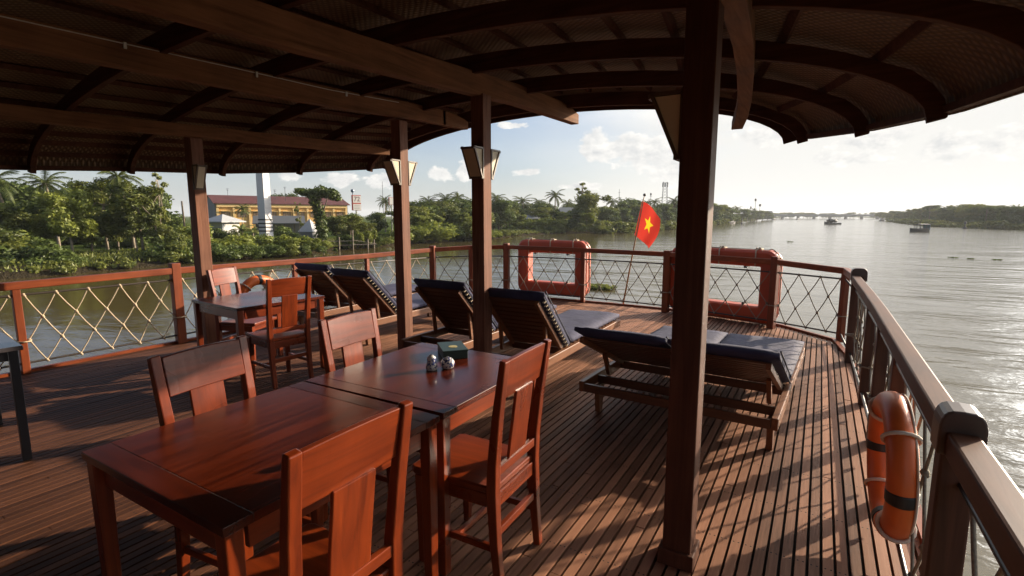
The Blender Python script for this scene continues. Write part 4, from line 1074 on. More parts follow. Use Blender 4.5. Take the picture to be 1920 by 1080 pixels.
# near cluster at the left
plant('palm3', 22, 62, 318, 'coconut palm at the left edge of the picture under the roof eave')
plant('palm', 104, 66, 322, 'coconut palm rising behind the leafy tree left of the reddish post', wide=.95)
plant('palm2', 246, 64, 312, 'coconut palm with hanging fronds cut off by the roof eave')
plant('broad', 128, 56, 352, 'bright yellow green tree with a pale bare trunk on the near bank', wide=.85, rz=1.1)
plant('broad2', 22, 55, 378, 'broad leafy tree at the left edge of the near bank')
plant('tall', 195, 62, 330, 'feathery tree between the pale trunked tree and the hanging palm', wide=1.1)
plant('tall', 262, 60, 338, 'feathery tree right of the hanging palm with open crown', wide=1.1)
plant('sparse', 300, 61, 325, 'thin tree with sparse top against the sky left of the reddish post', wide=.7)
plant('dense', 60, 68, 372, 'dark tree behind the palms at the left edge', wide=1.1)
plant('dense', 170, 72, 375, 'dark tree deep in the grove behind the pale trunk', wide=1.1)
plant('dense', 262, 74, 392, 'dark tree deep in the grove left of the reddish post', wide=1.1)
plant('dense', 330, 78, 410, 'dark low tree in the gap left of the reddish post')
plant('bushd', 45, 50, 440, 'big dark bush at the water in the left corner of the view', wide=1.2)
plant('bush', 110, 50, 470, 'leafy bush at the water left of the small lawn', wide=1.2)
plant('bush', 0, 49, 425, 'bush at the extreme left edge of the near bank', wide=1.3)
plant('bush2', 20, 47, 500, 'low yellow green bush at the waterline in the left corner')
plant('bushd', 180, 66, 440, 'shadowy bush behind the small lawn')
plant('bushd', 245, 66, 435, 'shadowy bush behind the banana plants', wide=1.2)
plant('bush', 318, 56, 432, 'leafy bush just left of the reddish post', wide=.9)
plant('bush', 350, 59, 440, 'leafy bush behind the reddish post foot of the bank')
plant('banana', 212, 58, 458, 'banana plant with pale arching leaves on the small lawn', wide=1.2)
plant('banana', 240, 59, 468, 'small banana plant right of the larger one on the lawn')
plant('banana', 328, 62, 405, 'banana plant with upright leaves left of the reddish post')
plant('reed', 342, 61, 418, 'pale reeds beside the reddish post')
for px, d, py, wd in ((5, 74, 335, 1.0), (50, 72, 345, 1.1), (85, 76, 352, 1.1), (140, 74, 350, 1.0), (190, 76, 340, 1.0), (235, 78, 345, 1.0), (285, 76, 352, .9)):
    plant('dense', px, d, py, 'dark tree in the back row of the near bank grove', 'back row of the near bank grove', wd)
for px, d, py in ((75, 58, 395), (165, 60, 400), (215, 61, 392), (250, 59, 400), (290, 60, 395), (312, 60, 420)):
    plant('broad2' if px % 2 else 'tall', px, d, py, 'leafy tree in the front of the near bank grove', 'front of the near bank grove', 1.0)
for px, d, py in ((80, 49.5, 478), (125, 50, 500), (285, 57, 462), (310, 57, 470), (340, 58, 470), (365, 59, 462), (60, 48.5, 480)):
    plant('bush', px, d, py, 'green bush along the water of the near bank grove', 'bushes along the near bank grove', 1.0)
for px, d, py, wd in ((-30, 46.2, 445, 1.0), (15, 46, 450, 1.0), (48, 46.2, 455, 1.0), (82, 46.5, 462, 1.0), (112, 46.8, 470, .9), (140, 47.5, 478, .9), (165, 48.5, 486, .8), (195, 49.5, 490, .7), (222, 50.5, 490, .7), (250, 51.5, 488, .7), (275, 52.5, 476, .9), (300, 53.5, 452, .9), (325, 54.5, 448, 1.0), (350, 55.5, 445, 1.0), (375, 56.5, 450, 1.0), (402, 57, 452, 1.0), (432, 58.2, 455, 1.1), (466, 60, 456, 1.1), (500, 61.5, 455, 1.1), (535, 63.5, 456, 1.1), (568, 65.5, 457, 1.0), (600, 67.5, 459, 1.0), (626, 69.5, 464, .8)):
    plant('bush' if px % 2 else 'bushd', px, d, py, 'leafy bush hanging over the water at the foot of the near bank', 'overhanging bushes of the near bank', wd * 1.15, gz=-3.2)
# hedge in front of the yellow building
for px, d, py, wd in ((385, 60, 445, 1.1), (425, 62, 440, 1.2), (462, 64, 436, 1.2), (500, 66, 437, 1.2), (538, 67, 438, 1.2), (575, 69, 440, 1.1), (606, 71, 449, 1.0)):
    plant('bush2', px, d, py, 'yellow green bush in the row below the yellow building', 'bushes below the yellow building', wd)
for px, d, py in ((400, 58.5, 462), (450, 61, 460), (500, 63, 462), (550, 65.5, 463), (595, 68, 466)):
    plant('bushd', px, d, py, 'low dark bush at the foot of the yellow green row', 'dark bushes under the row')
plant('palm2', 452, 96, 382, 'small palm in front of the yellow building windows', wide=.9)
plant('bushd', 405, 76, 424, 'bush half hiding the white hut', wide=.8)
plant('bush', 432, 78, 428, 'bush at the right foot of the white hut', wide=.7)
plant('banana', 452, 80, 405, 'banana plant between the white hut and the tall white column')
plant('banana', 472, 80, 412, 'banana plant at the left foot of the tall white column')
plant('sparse', 560, 88, 378, 'thin bare branched tree in front of the grey shed', wide=.5)
plant('bushd', 530, 84, 420, 'dark bush under the grey shed roof')
plant('bushd', 420, 92, 425, 'dark bush beside the white hut')
plant('dense', 535, 190, 361, 'round treetop rising behind the red roof', wide=.9)
# middle part
plant('flat', 600, 80, 347, 'vine covered flat topped tree right of the yellow building', wide=1.1, rz=.6)
plant('tall', 655, 86, 402, 'willowy tree in front of the red and white sign', wide=1.5)
plant('tall', 690, 84, 415, 'willowy tree below the red and white sign', wide=1.6)
plant('broad2', 632, 84, 403, 'leafy tree right of the vine covered tree')
plant('dense', 655, 92, 398, 'dark tree behind the willowy trees')
plant('bushd', 650, 78, 438, 'dark bush by the wooden jetty', wide=1.3)
plant('bushd', 700, 82, 440, 'dark bush right of the wooden jetty', wide=1.3)
plant('reed', 685, 80, 428, 'tall yellow reeds right of the wooden jetty')
plant('bush2', 728, 84, 442, 'yellow green bush by the water left of the lantern posts')
plant('palm', 722, 125, 367, 'coconut palm left of the two lantern posts', wide=.8)
plant('broad2', 745, 110, 392, 'leafy tree between the lantern posts group and the palm')
plant('dense', 705, 115, 396, 'dark tree below the lone palm left of the lantern posts')
G = 'trees of the middle grove'
for key, px, d, py in (('dense', 785, 135, 374), ('palm', 800, 140, 368), ('broad2', 815, 132, 376), ('palm3', 835, 142, 364), ('dense', 852, 138, 372), ('palm2', 858, 145, 360), ('dense', 880, 140, 370), ('palm', 925, 150, 362), ('dense', 935, 150, 372)):
    plant(key, px, d, py, 'tree in the grove between and beside the lantern posts' if key in ('dense', 'broad2') else 'coconut palm in the grove between and beside the lantern posts', G if key in ('dense', 'broad2') else 'palms of the middle grove', 1.1)
for key, px, d, py in (('broad', 795, 108, 398), ('broad2', 838, 112, 402), ('broad', 862, 112, 405), ('bush2', 800, 100, 425), ('bushd', 840, 103, 430), ('bush', 870, 105, 424), ('bushd', 785, 98, 438), ('bush2', 765, 95, 436)):
    py -= 14 if key[:4] == 'bush' else 8
    plant(key, px, d, py, 'bright leafy tree at the front of the middle grove' if key[:5] == 'broad' else 'bush along the water under the middle grove', 'front trees of the middle grove' if key[:5] == 'broad' else 'waterside bushes of the middle grove', 1.2)
for key, px, d, py in (('broad2', 770, 108, 385), ('dense', 800, 118, 384), ('dense', 830, 120, 388), ('broad2', 850, 116, 386), ('dense', 880, 122, 390), ('broad', 815, 104, 402), ('broad', 780, 102, 400), ('broad2', 900, 124, 392), ('broad', 880, 112, 404)):
    plant(key, px, d, py, 'leafy tree filling the middle grove between the lantern posts', 'filling trees of the middle grove', 1.1)
for key, px, d, py in (('dense', 925, 165, 386), ('broad2', 950, 178, 388), ('dense', 980, 180, 389), ('broad2', 1010, 178, 388), ('dense', 1040, 180, 390), ('broad', 1060, 172, 394), ('broad', 1020, 170, 398), ('broad', 975, 168, 400), ('dense', 1140, 190, 388), ('dense', 1165, 205, 388), ('dense', 1195, 215, 388), ('dense', 1225, 228, 388), ('dense', 1255, 240, 389), ('broad2', 1280, 255, 389)):
    plant(key, px, d, py, 'leafy tree low in the wood on either side of the flag', 'filling trees beside the flag', 1.2)
# grassy bend
for key, px, d, py in (('bush2', 905, 106, 430), ('bush2', 925, 108, 434), ('bush2', 915, 112, 428), ('bush', 945, 118, 430)):
    plant(key, px, d, py, 'low bright bush on the grassy point behind the left float', 'bushes on the grassy point', 1.3)
for key, px, d, py in (('dense', 950, 190, 376), ('palm3', 985, 200, 369), ('dense', 970, 205, 380), ('palm', 1005, 205, 372), ('dense', 1000, 200, 380), ('palm2', 965, 215, 373), ('dense', 1025, 205, 378), ('palm', 1062, 215, 374), ('dense', 1070, 225, 380), ('broad2', 920, 165, 378), ('broad2', 955, 170, 392), ('broad', 940, 150, 400)):
    plant(key, px, d, py, 'tree in the palm grove behind the grassy point' if 'palm' not in key else 'coconut palm in the grove behind the grassy point', 'trees behind the grassy point' if 'palm' not in key else 'palms behind the grassy point', 1.1)
plant('palm', 1041, 185, 357, 'tall coconut palm standing clear of the grove behind the left float')
for key, px, d, py in (('bush2', 985, 165, 408), ('bush', 1005, 160, 412), ('bush2', 1030, 158, 406), ('bush', 1050, 155, 412), ('bushd', 1000, 152, 426), ('bushd', 1030, 150, 424)):
    plant(key, px, d, py, 'bush at the inlet left of the leaning trees', 'bushes at the inlet', 1.3)
plant('sparse', 1092, 175, 342, 'tall sparse tree with open tiers left of the flag')
plant('broad2', 1112, 158, 362, 'broad crowned tree right of the tall sparse tree', wide=1.0)
plant('dense', 1080, 154, 392, 'dark tree overhanging the water left of the flag', wide=1.0)
plant('broad', 1100, 152, 396, 'lower bright tree overhanging the water left of the flag', wide=1.2)
plant('bush', 1120, 150, 412, 'bush hanging into the water below the broad crowned tree', wide=1.2)
plant('bush', 1095, 149, 416, 'bush hanging into the water below the tall sparse tree', wide=1.2)
for key, px, d, py in (('palm', 1150, 215, 372), ('dense', 1170, 220, 376), ('dense', 1190, 225, 371), ('palm3', 1160, 230, 374), ('palm2', 1215, 240, 374), ('palm', 1230, 245, 372), ('palm3', 1258, 250, 370), ('dense', 1240, 235, 380), ('dense', 1265, 255, 378), ('palm', 1275, 262, 372), ('broad2', 1205, 215, 384), ('broad2', 1140, 200, 386), ('palm2', 1300, 290, 374), ('dense', 1310, 300, 380), ('dense', 1290, 275, 382)):
    plant(key, px, d, py, 'tree in the riverside wood behind the red flag' if 'palm' not in key else 'coconut palm in the riverside wood behind the red flag', 'trees behind the flag' if 'palm' not in key else 'palms behind the flag', 1.1)
for px, d, py in ((1140, 178, 412), (1160, 190, 414), (1180, 200, 416), (1205, 208, 417), (1230, 216, 416), (1258, 226, 414), (1280, 240, 413)):
    plant('bush2', px, d, py, 'low bush behind the piled river wall near the flag', 'bushes behind the piled wall', 1.4)
# far left bank beyond the big post
for key, px, d, py in (('dense', 1335, 330, 383), ('broad', 1345, 325, 381), ('broad2', 1352, 335, 386), ('dense', 1362, 350, 388), ('palm', 1370, 380, 388), ('dense', 1374, 370, 391), ('palm3', 1384, 400, 387), ('dense', 1392, 430, 391), ('palm', 1402, 450, 391), ('dense', 1408, 470, 394), ('dense', 1420, 520, 394), ('broad2', 1430, 560, 395), ('dense', 1440, 600, 396), ('palm2', 1412, 500, 390), ('bushd', 1340, 322, 402), ('bushd', 1360, 345, 403), ('bushd', 1380, 395, 404)):
    plant(key, px, d, py, 'tree on the hazy far bank right of the big post' if 'palm' not in key else 'palm on the hazy far bank right of the big post', 'far trees right of the big post' if 'palm' not in key else 'far palms right of the big post', 1.2)
# distant line beyond the bridge
rb = random.Random(5)
for k in range(34):
    px = 1440 + k * 8 + rb.uniform(-3, 3); d = rb.uniform(1000, 1250)
    plant(rb.choice(('dense', 'broad2', 'palm', 'dense')), px, d, rb.uniform(397.5, 402), 'tiny hazy tree on the skyline beyond the bridge', 'skyline trees beyond the bridge', 1.6)
# right bank
for k in range(46):
    t_ = k / 45; px = 1652 + 330 * t_ ** 1.25; d = 560 - 375 * (1 - (1 - t_) ** 1.9) + rb.uniform(-8, 8) + (0 if k % 3 else 14)
    top = 401 - 14.5 * min(1, t_ * 2.2) + rb.uniform(-4.5, 4)
    key = rb.choice(('dense', 'dense', 'broad2', 'broad2', 'palm', 'dense'))
    plant(key, px, d + 8, top, 'tree in the wooded right hand bank across the river' if key != 'palm' else 'palm in the wooded right hand bank across the river', 'right bank trees' if key != 'palm' else 'right bank palms', 1.2)
for k in range(26):
    t_ = k / 25; px = 1656 + 330 * t_ ** 1.2; d = 552 - 362 * (1 - (1 - t_) ** 1.9)
    plant('bushd', px, d, 411 - 0 * t_ + rb.uniform(-2, 3), 'dark bush along the waterline of the right hand bank', 'right bank waterside bushes', 1.7)
plant('umbrella', 1743, 330, 385, 'flat umbrella shaped tree standing above the right hand bank', wide=.95)
plant('umbrella', 1850, 225, 387, 'flat topped tree at the right of the wooded right hand bank', wide=.8)
plant('sparse', 1902, 215, 383, 'thin feathery tree at the right edge of the right hand bank', wide=.8)
# shoreline shrubs of the port bank
for k in range(30):
    y = 8 + k * 4.6; 
    for (xa, ya), (xb, yb) in zip(PORT_BANK, PORT_BANK[1:]):
        if ya <= y <= yb: x = xa + (xb - xa) * (y - ya) / (yb - ya); break
    if 24 < y < 31: continue
    plant('shore', 0, .3 + rb.random() ** 2 * .7, None, 'low shrub along the waterline of the near bank', 'waterline shrubs of the near bank', 1.0, gz=-3.1, xy=(x - .8 + rb.uniform(-.5, .5), y))

# low growth along the farther waterlines
for line, sg, y0, y1, st_, lb, gp in ((PORT_BANK, -1, 148, 620, 6.5, 'low shrub along the farther waterline of the left hand bank', 'waterline shrubs farther along the left hand bank'), (STBD_BANK, 1, 150, 640, 8, 'low shrub along the waterline of the right hand bank', 'waterline shrubs of the right hand bank')):
    y = y0
    while y < y1:
        for (xa, ya), (xb, yb) in zip(line, line[1:]):
            if ya <= y <= yb: x = xa + (xb - xa) * (y - ya) / (yb - ya); break
        plant('shore', 0, 1.3 + rb.random() * 1.3, None, lb, gp, 1.3, gz=-3.2, xy=(x + sg * .6, y)); y += st_ * rb.uniform(.7, 1.3)
# grass cover on the near bank
mb = MB(); rg = random.Random(77)
for _ in range(12000):
    y = rg.uniform(5, 150)
    for (xa, ya), (xb, yb) in zip(PORT_BANK, PORT_BANK[1:]):
        if ya <= y <= yb: x = xa + (xb - xa) * (y - ya) / (yb - ya); break
    o_ = rg.uniform(.6, 1) * 0 + rg.random() ** 1.4 * 14 + .5; x -= o_
    z = -3.0 + min(.45, o_ * .1); h = rg.uniform(.15, .4); a = rg.uniform(0, 6.28); w = .09; b = len(mb.v); l = rg.uniform(-.2, .2)
    mb.v += [(x - w * math.cos(a), y - w * math.sin(a), z), (x + w * math.cos(a), y + w * math.sin(a), z), (x + l, y + rg.uniform(-.2, .2), z + h)]; mb.f.append((b, b + 1, b + 2)); mb.m.append(0)
tag(mb.build('grass', LEAF_M, fix=False), 'green grass growing along the near river bank', 'grass', kind='stuff')

# ------------------------------------------------------------------ buildings and structures ashore
YEL = plain('ochre_plaster', (.58, .35, .11), .85, var=.1, scale=.6); YEL_L = plain('pale_ochre_trim', (.62, .43, .18), .85)
GABLE = plain('grey_gable_plaster', (.16, .16, .155), .9); ROOFR = plain('red_roof_sheet', (.085, .019, .016), .7, var=.25, scale=.4)
WINM = plain('dark_window_slats', (.2, .13, .07), .5); WHITE = plain('white_plaster', (.5, .48, .45), .8); GREYROOF = plain('grey_roof_sheet', (.08, .085, .09), .7); PALEROOF = plain('pale_roof_sheet', (.36, .36, .36), .6)
def facing(a, b):  # angle of the line from a to b
    return math.atan2(b[1] - a[1], b[0] - a[0])
A = W(404, 128); B = W(652, 150); ln = math.dist(A, B); rz = facing(A, B)
t = thing('yellow_building', 'long two storey yellow building with a dark red roof on the river bank', 'building', (A[0], A[1], -2.4), rz)
He = ztop(381, 130) + 2.4; Hr = ztop(369, 135) + 2.4; dp = 11.0
mb = MB(); mb.box(0, ln, 0, dp, 0, He); mb.build('wall', YEL, t)
mb = MB(); 
for x in (-.02, ln - .18): mb.prism([(-.03, 0), (dp + .03, 0), (dp + .03, He), (dp / 2, Hr - .1), (-.03, He)], lambda a, b, d: (x - .1 + d, a, b), .3)
mb.build('gable', GABLE, t)
mb = MB(); ov = .8
mb.prism([(-ov, He - .25), (dp / 2, Hr), (dp + ov, He - .25), (dp + ov, He - .05), (dp / 2, Hr + .25), (-ov, He - .05)], lambda a, b, d: (-.5 + d, a, b), ln + 1); mb.build('roof', ROOFR, t)
mb = MB(); mb.box(.3, ln - .3, -.5, -.002, He - 1.05, He - .3); mb.build('cornice', YEL_L, t)
nb = 9
for k in range(nb + 1):
    x = .5 + (ln - 1) * k / nb; mb = MB(); mb.box(x - .28, x + .28, -.3, -.003, .3, He - 1.06); mb.build('pilaster', YEL_L, t)
for k in range(nb):
    x = .5 + (ln - 1) * (k + .5) / nb
    for z in (He - 3.6, He - 7.0):
        if z < .6: continue
        mb = MB(); mb.box(x - .95, x + .95, -.07, -.005, z, z + 1.35); w = mb.build('window', WINM, t)
        mb = MB(); mb.box(x - 1.2, x + 1.2, -.75, -.006, z + 1.5, z + 1.62); mb.build('canopy', YEL_L, w)
        mb = MB()
        for q in range(4): mb.box(x - .95 + q * .633 - .03, x - .95 + q * .633 + .03, -.1, -.071, z, z + 1.35)
        mb.build('frame', BLACK, w)
for k in range(3):
    px = (430, 518, 537)[k]; x, y = W(px, 140)
    t2_ = thing('roof_antenna', ('thin television aerial above the left part of the red roof', 'thin aerial with a small head above the red roof', 'thin aerial near the round treetop behind the red roof')[k], 'aerial', (x, y, -2.2))
    z = ztop((355, 357, 352)[k], 140) + 2.2; mb = MB(); mb.tube([(0, 0, 0), (0, 0, z)], .05, 5); mb.build('mast', GREYROOF, t2_)
    mb = MB(); mb.tube([(-.6, 0, z - .1), (.6, 0, z - .1)], .04, 5); mb.tube([(-.4, 0, z - .5), (.4, 0, z - .5)], .04, 5); mb.build('crossbar', GREYROOF, t2_)
# white hut
x, y = W(417, 88); rz = R(12)
t = thing('white_hut', 'small white hut with a pale pyramid roof beside the reddish post', 'hut', (x, y, -2.5), rz)
w = 1.75; he = ztop(417, 86) + 2.5; hr = ztop(405, 88) + 2.5
mb = MB(); mb.box(-w, w, -w, w, 0, he); mb.build('wall', WHITE, t)
mb = MB(); q = w + .75; mb.add([(-q, -q, he), (q, -q, he), (q, q, he), (-q, q, he), (-q, -q, he + .15), (q, -q, he + .15), (q, q, he + .15), (-q, q, he + .15), (0, 0, hr + .3)], [(0, 3, 2, 1), (0, 1, 5, 4), (1, 2, 6, 5), (2, 3, 7, 6), (3, 0, 4, 7), (4, 5, 8), (5, 6, 8), (6, 7, 8), (7, 4, 8)]); mb.build('roof', PALEROOF, t)
mb = MB(); mb.box(.3, 1.2, -w - .05, -w - .002, .9, 2.1); mb.build('window', WINM, t)
# grey roofed shed
A = W(472, 104); B = W(572, 108); ln = math.dist(A, B)
t = thing('grey_shed', 'open shed with a low grey roof in front of the yellow building', 'shed', (A[0], A[1], -2.5), facing(A, B))
h0 = ztop(420, 104) + 2.5; h1 = ztop(406, 108) + 2.5
mb = MB(); mb.prism([(-.6, h0), (3.5, h1), (7.6, h0), (7.6, h0 + .15), (3.5, h1 + .15), (-.6, h0 + .15)], lambda a, b, d: (d, a, b), ln); mb.build('roof', GREYROOF, t)
for k in range(6):
    for yy in (0, 7):
        mb = MB(); xx = .3 + (ln - .6) * k / 5; mb.box(xx - .1, xx + .1, yy - .1, yy + .1, 0, h0 + .2); mb.build('shed_post', BARK, t)
mb = MB(); mb.box(.2, ln - .2, 6.8, 6.88, 0, h0); mb.build('back_wall', GABLE, t)
x, y = W(580, 92)
t = thing('small_tent', 'small pale pointed tent roof beside the vine covered tree', 'tent', (x, y, -2.5), .3)
h1 = ztop(410, 92) + 2.5; mb = MB(); q = 1.5; mb.add([(-q, -q, h1 - 2.3), (q, -q, h1 - 2.3), (q, q, h1 - 2.3), (-q, q, h1 - 2.3), (0, 0, h1)], [(0, 1, 4), (1, 2, 4), (2, 3, 4), (3, 0, 4), (0, 3, 2, 1)]); mb.build('roof', PALEROOF, t)
mb = MB(); mb.box(-q + .1, q - .1, -q + .1, q - .1, 0, h1 - 2.31); mb.build('wall', GABLE, t)
# tall white column
x, y = W(497, 76)
t = thing('white_column', 'tall thick white six sided column rising out of view above the bushes', 'column', (x, y, -2.6), R(-33))
mb = MB(); mb.lathe([(.95, 0), (.9, 6), (.84, 14), (.76, 20)], n=4); mb.build('shaft', plain('white_column_paint', (.5, .48, .48), .55, var=.05, scale=.4), t)
mb = MB(); z0 = ztop(434, 76) + 2.6
for k in range(4): mb.lathe([(.99, z0 + .55 * k), (.99, z0 + .55 * k + .2)], n=4)
mb.build('dark_hoops', BLACK, t)
# pole and signs
x, y = W(343, 70); t = thing('bare_pole', 'bare leaning pole standing against the sky left of the reddish post', 'pole', (x, y, -2.6)); mb = MB(); z = ztop(378, 70) + 2.6; mb.tube([(.3, 0, 0), (0, 0, z)], [.16, .1], 7); mb.build('shaft', BARK, t)
def sign(px, d, x0, x1, y0, y1, rows, label):
    x, y = W(px, d); t = thing('road_sign', label, 'sign', (x, y, -2.5), R(74)); s = d / 962
    zt, zb = ztop(y0, d) + 2.5, ztop(y1, d) + 2.5; w = (x1 - x0) * s / 2 * 1.12
    mb = MB(); mb.tube([(0, .1, 0), (0, .1, zb + .2)], .16, 7); mb.build('sign_post', plain('sign_pole', (.4, .4, .34), .6), t)
    mb = MB(); mb.box(-w, w, -.1, .09, zb, zt); mb.build('board', plain('sign_red', (.3, .035, .025), .5), t, bevel=.02)
    for a, b in rows:
        mb = MB(); mb.box(-w * .78, w * .96, -.14, -.101, zb + (zt - zb) * a, zb + (zt - zb) * b); mb.build('panel', WHITE, t)
    return t, w, zb, zt
t, w, zb, zt = sign(669, 96, 661, 677, 367, 395, ((.02, .42), (.5, .95)), 'tall red and white sign board above the trees left of the lantern posts')
def text(parent, s, size, loc, mat):
    cu = bpy.data.curves.new('t', 'FONT'); cu.body = s; cu.size = size; cu.align_x = 'CENTER'; cu.align_y = 'CENTER'; cu.extrude = .012
    tmp = bpy.data.objects.new('t', cu); COL.objects.link(tmp); dg = bpy.context.evaluated_depsgraph_get()
    me = bpy.data.meshes.new_from_object(tmp.evaluated_get(dg)); bpy.data.objects.remove(tmp)
    me.materials.clear(); me.materials.append(mat)
    o = bpy.data.objects.new('lettering', me); COL.objects.link(o); o.parent = parent; o.location = loc; o.rotation_euler = (R(90), 0, 0); return o
INK = plain('dark_sign_ink', (.1, .05, .06), .6); GREYINK = plain('grey_sign_ink', (.3, .3, .3), .6)
text(t, '72', 1.25, (w * .09, -.152, zb + (zt - zb) * .73), INK)
mb = MB()
for k in range(3): mb.box(-w * .5, w * .66, -.152, -.1405, zb + (zt - zb) * (.1 + .1 * k), zb + (zt - zb) * (.145 + .1 * k))
mb.build('lettering', GREYINK, t)
mb = MB(); mb.tube([(-w * .75, 0, zt), (-w * .75, 0, zt + .5)], .08, 6); mb.ball((-w * .75, 0, zt + .75), .33, n=8, m=6); mb.build('lamp_head', plain('blue_lamp', (.06, .1, .16), .4), t)
sign(735, 118, 728, 739, 371, 385, ((.05, .95),), 'small pink and white sign board just left of the lantern posts')
# lattice mast and thin masts
def lattice(px, d, ytop, wpx, label, panels=True):
    x, y = W(px, d); t = thing('radio_mast', label, 'mast', (x, y, -2.5), .4); h = ztop(ytop, d) + 2.5; b = wpx * d / 962 / 2; mb = MB()
    for sx_, sy in ((-1, -1), (1, -1), (1, 1), (-1, 1)): mb.beam((sx_ * b * 1.5, sy * b * 1.5, 0), (sx_ * b * .8, sy * b * .8, h), .13, .13)
    n = 14
    for k in range(n):
        z0, z1 = h * k / n, h * (k + 1) / n; q0, q1 = b * (1.5 - .7 * k / n), b * (1.5 - .7 * (k + 1) / n)
        for (ax, ay), (bx, by) in (((-1, -1), (1, -1)), ((1, -1), (1, 1)), ((1, 1), (-1, 1)), ((-1, 1), (-1, -1))):
            mb.beam((ax * q0, ay * q0, z0), (bx * q1, by * q1, z1), .07, .07); mb.beam((bx * q0, by * q0, z0), (ax * q1, ay * q1, z1), .07, .07)
    mb.build('lattice', GREYROOF, t)
    if panels:
        for k in range(4):
            a = k * 1.57; mb = MB(); mb.box(b * 1.1 * math.cos(a) - .25, b * 1.1 * math.cos(a) + .25, b * 1.1 * math.sin(a) - .25, b * 1.1 * math.sin(a) + .25, h - 3.2, h - .4); mb.build('antenna_panel', WHITE if k % 2 else GREYROOF, t)
lattice(1245, 330, 343, 8, 'lattice radio mast rising behind the palms left of the big post')
def thinmast(px, d, ytop, label, head=0):
    x, y = W(px, d); t = thing('thin_mast', label, 'mast', (x, y, -2.5)); h = ztop(ytop, d) + 2.5; mb = MB(); mb.tube([(0, 0, 0), (0, 0, h)], [.16 * d / 200, .07 * d / 200], 6); mb.build('shaft', GREYROOF, t); k = d / 962
    mb = MB(); mb.tube([(-2.2 * k, 0, h * .9), (2.2 * k, 0, h * .9)], .05 * d / 200, 5); mb.build('crossbar', GREYROOF, t)
    if head: mb = MB(); mb.lathe([(.3 * k, h - 4 * k), (head * k, h - 3 * k), (head * k, h), (.3 * k, h + 1 * k)], n=8); mb.build('head', BLACK, t)
thinmast(719, 190, 342, 'thin aerial mast left of the lantern posts')
thinmast(1160, 330, 356, 'thin aerial mast between the sparse tree and the flag')
thinmast(1219, 300, 364, 'short dark mast just right of the flag', 1.5)
thinmast(1415, 560, 374, 'tallest of the lamp masts on the far bank right of the big post', 1.6)
thinmast(1424, 570, 384, 'lamp mast with a big head right of the tallest one', 2.0)
thinmast(1407, 555, 388, 'lowest of the lamp masts on the far bank', 1.1)
# long roofs in the trees
for px0, px1, d, y0, y1, lb in ((1052, 1078, 178, 390, 402, 'grey roofed house half hidden behind trees left of the sparse tree'), (965, 1012, 172, 404, 416, 'low grey wall house in the trees behind the grassy point'), (1432, 1449, 620, 396, 408, 'pale boxy house on the far bank near the bridge')):
    A = W(px0, d); B = W(px1, d); ln = math.dist(A, B); t = thing('riverside_house', lb, 'house', (A[0], A[1], -2.5), facing(A, B)); h = ztop(y0, d) + 2.5
    mb = MB(); mb.box(0, ln, 0, 6, 0, h * .72); mb.build('wall', GABLE, t)
    mb = MB(); mb.prism([(-.6, h * .7), (3, h), (6.6, h * .7), (6.6, h * .7 + .15), (3, h + .15), (-.6, h * .7 + .15)], lambda a, b, d_: (-.4 + d_, a, b), ln + .8); mb.build('roof', plain('weathered_roof_' + str(px0), (.26, .26, .25), .8), t)
    for k in range(3):
        mb = MB(); xx = ln * (k + .5) / 3; mb.box(xx - .5, xx + .5, -.05, -.003, h * .3, h * .55); mb.build('window', WINM, t)
# bridge
A = W(1452, 860); B = W(1720, 860); ln = math.dist(A, B)
CONC = plain('hazy_concrete', (.2, .2, .2), .9)
t = thing('bridge', 'long low concrete bridge crossing the river far away', 'bridge', (A[0], A[1], WZL), facing(A, B))
zt = ztop(402.2, 860) - WZL; mb = MB(); mb.box(0, ln, -4, 4, zt - 3.4, zt - .9); mb.build('bridge_deck', CONC, t)
mb = MB(); mb.box(0, ln, -4.2, -3.9, zt - .9, zt); mb.box(0, ln, 3.9, 4.2, zt - .9, zt); mb.build('parapet', CONC, t)
for k in range(9):
    mb = MB(); xx = ln * (k + .5) / 9; mb.box(xx - .9, xx + .9, -3, 3, -1, zt - 2.21); mb.box(xx - 1.6, xx + 1.6, -4, 4, zt - 3.2, zt - 2.205); mb.build('pier', CONC, t)
# piled river wall
pts = [W(px, d) for px, d in ((1146, 152), (1165, 165), (1185, 176), (1206, 188), (1240, 205), (1268, 219))]
t = thing('river_wall', 'low timber piled river wall at the water below the flag', 'river wall', (pts[0][0], pts[0][1], WZL)); o0 = Vector((pts[0][0], pts[0][1]))
mb = MB(); mb.sweep([(p[0] - o0.x, p[1] - o0.y, .95) for p in pts], (.5, .3)); mb.build('cap_beam', BARK, t)
k = 0
for (a, b) in zip(pts, pts[1:]):
    n = max(2, int(math.dist(a, b) / 1.8))
    for i in range(n):
        x = a[0] + (b[0] - a[0]) * i / n - o0.x; y = a[1] + (b[1] - a[1]) * i / n - o0.y; mb = MB(); mb.box(x + .15, x + .5, y - .18, y + .18, -.8, .8); mb.build('pile', BARK, t)
